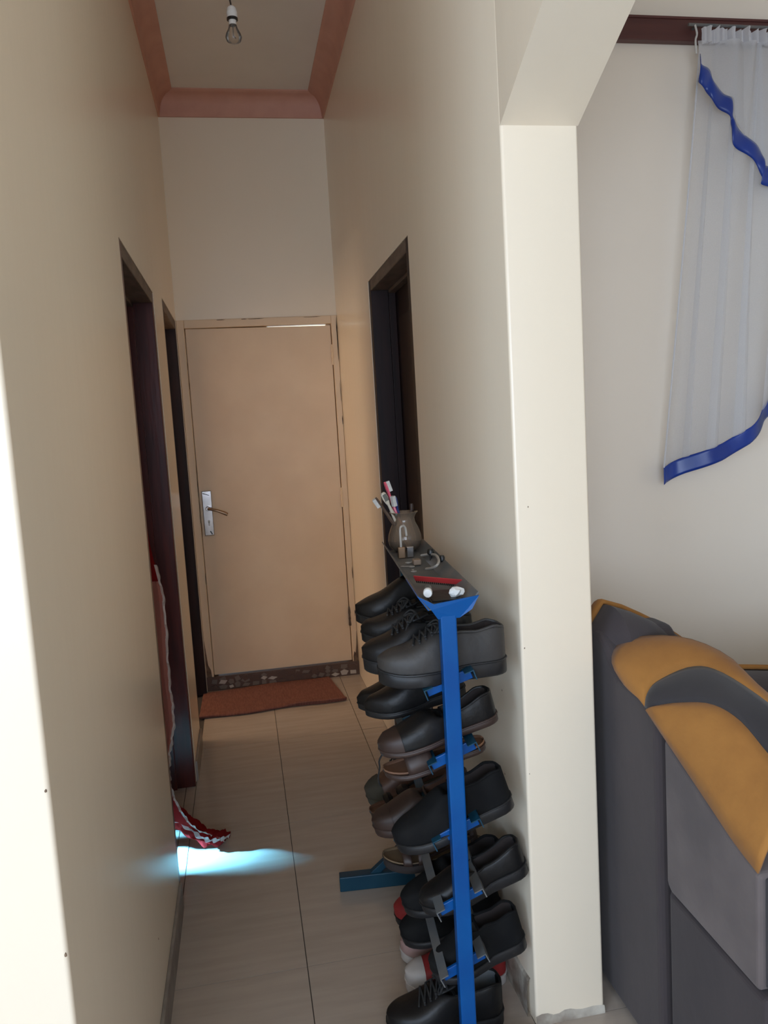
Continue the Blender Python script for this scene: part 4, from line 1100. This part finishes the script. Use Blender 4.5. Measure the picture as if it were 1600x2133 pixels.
r0 = rail([(1346, 1479, .80), (1380, 1530, .80), (1430, 1605, .80), (1480, 1680, .80), (1530, 1755, .80), (1580, 1820, .80)], [])
r1 = rail([(1349, 1477, .80), (1366, 1472, .808), (1410, 1465, .835), (1480, 1467, .865), (1540, 1500, .88), (1600, 1570, .888)], [(.888, 1.107, .79)])
r2 = rail([(1344, 1473, .802), (1350, 1445, .815), (1372, 1419, .845), (1440, 1390, .905), (1500, 1400, .935), (1600, 1465, .96)], [(.965, 1.107, .83)])
r3 = rail([(1332, 1455, .802), (1300, 1425, .802), (1275, 1378, .806), (1290, 1342, .84), (1340, 1326, .89), (1430, 1330, .955), (1520, 1370, 1.0), (1600, 1450, 1.03)], [(1.045, 1.107, .79)])
r4 = [V((max(p.x, 1.0) + .05, max(min(p.y, 1.62), 1.107), min(p.z, .80) - .12 * min(1, i / 8))) for i, p in enumerate(r3)]
XM = 1.40


def mir(rows): return [[V((2 * XM - p.x, p.y, p.z)) for p in r_] for r_ in rows]


def band(a, b, bul, n=6):
    rows = []
    for k in range(n + 1):
        t = k / n; row = []
        for i in range(N):
            p = a[i].lerp(b[i], t)
            nrm = V((-.35, 0, 1)) if True else V((0, 0, 1))
            row.append(p + nrm.normalized() * bul * math.sin(math.pi * t) * min(1, i / 4))
        rows.append(row)
    return rows


for rows, nm, m_ in ((band(r0, r1, .016), 'tan_outer_stripe', tan_v), (band(r1, r2, .010), 'dark_stripe', dark_v), (band(r2, r3, .014), 'tan_inner_stripe', tan_v), (band(r3, r4, .02), 'inner_face', grey_v)):
    for rw in (rows, mir(rows)):
        keep(sofa, MB().grid(rw).build(nm, m_, solid=.004))


def armbody(mirror):
    """solid block below the stripes, from the slot to the front"""
    ys = [p.y for p in r0]; poly = [(p.y, p.z - .004) for p in r0]
    zb_ = .452
    g0 = 1.402
    top_ = [(g0, interp(sorted([(p.y, p.z) for p in r0]), g0) - .004)] + [q_ for q_ in poly if q_[0] < g0]
    side_ = top_ + [(1.107, zb_ - .005), (1.18, zb_ - .002), (1.30, zb_ + .003), (1.385, zb_ + .006), (g0, zb_ + .02)]
    xa, xb_ = (X0, 1.05) if not mirror else (2 * XM - 1.05, 2 * XM - X0)
    keep(sofa, MB().prism(side_, 'x', xa, xb_).build('arm_side', grey_l, smooth=False, bevel=.008, seg=3))
    keep(sofa, MB().prism([(g0, .02), (g0, zb_ + .006), (1.385, zb_ - .002), (1.30, zb_ - .004), (1.18, zb_ - .010), (1.095, zb_ - .014), (1.095, .02)], 'x', xa + .004, xb_).build('arm_base', grey_v, smooth=False, bevel=.010, seg=3))
    keep(sofa, MB().box((xa + .012, 1.098, zb_), (xb_ - .01, 1.110, .655)).build('arm_front', dark_v, smooth=False, bevel=.006))


armbody(False); armbody(True)
# back side panel with rounded rear edge
pan = [(1.434, .02), (1.434, .80), (1.45, .835), (1.50, .845), (1.60, .85), (1.66, .90), (1.70, .93), (1.78, .93), (1.82, .88), (1.83, .5), (1.83, .02)]
for xa, xb_ in ((X0 + .004, 1.0), (2 * XM - 1.0, 2 * XM - X0 - .004)):
    keep(sofa, MB().prism(pan, 'x', xa, xb_).build('back_side', grey_v, smooth=False, bevel=.018, seg=4))
CR = [(X0, .985)] + [(onY(x, y, 1.735).x, onY(x, y, 1.735).z) for x, y in ((1262, 1259), (1300, 1268), (1380, 1303), (1440, 1342), (1520, 1400))] + [(1.45, .74)]
# backrest roll: rounded, its crown falling toward the arm
rows = []
for i in range(25):
    u = i / 24; x_ = X0 + .008 + (2 * XM - 2 * X0 - .016) * u
    du = min(u, 1 - u)
    crown = interp(CR, min(x_, 2 * XM - x_))
    endr = min(1, (du / .02 + .15)) ** .5
    row = []
    for k in range(15):
        a = math.pi * k / 14
        row.append(V((x_, 1.735 - .105 * math.cos(a) * endr, crown - .10 + .10 * math.sin(a) ** .8 * endr)))
    row = [V((x_, 1.63, .42))] + row + [V((x_, 1.845, .3))]
    rows.append(row)
mb = MB().grid(rows); mb.add(rows[0], [tuple(range(len(rows[0])))]); mb.add(rows[-1], [tuple(range(len(rows[0])))])
keep(sofa, mb.build('backrest', grey_v))
rows = [[p + V((0, .02, .004)) for p in r_[9:15]] for r_ in rows]
keep(sofa, MB().grid(rows).build('tan_back_edge', tan_v, solid=.012))
keep(sofa, MB().box((1.06, 1.09, .28), (2 * XM - 1.06, 1.62, .46)).build('seat_cushion', tan_v, smooth=False, bevel=.04, seg=4))
keep(sofa, MB().box((1.05, 1.12, .03), (2 * XM - 1.05, 1.80, .28)).build('seat_base', grey_v, smooth=False, bevel=.01))
for x_ in (.86, 2 * XM - .86):
    for y_ in (1.16, 1.76):
        keep(sofa, MB().lathe([(.02, 0), (.025, .02), (.025, .03)], 12, (x_, y_, 0)).build('foot', blk_p))
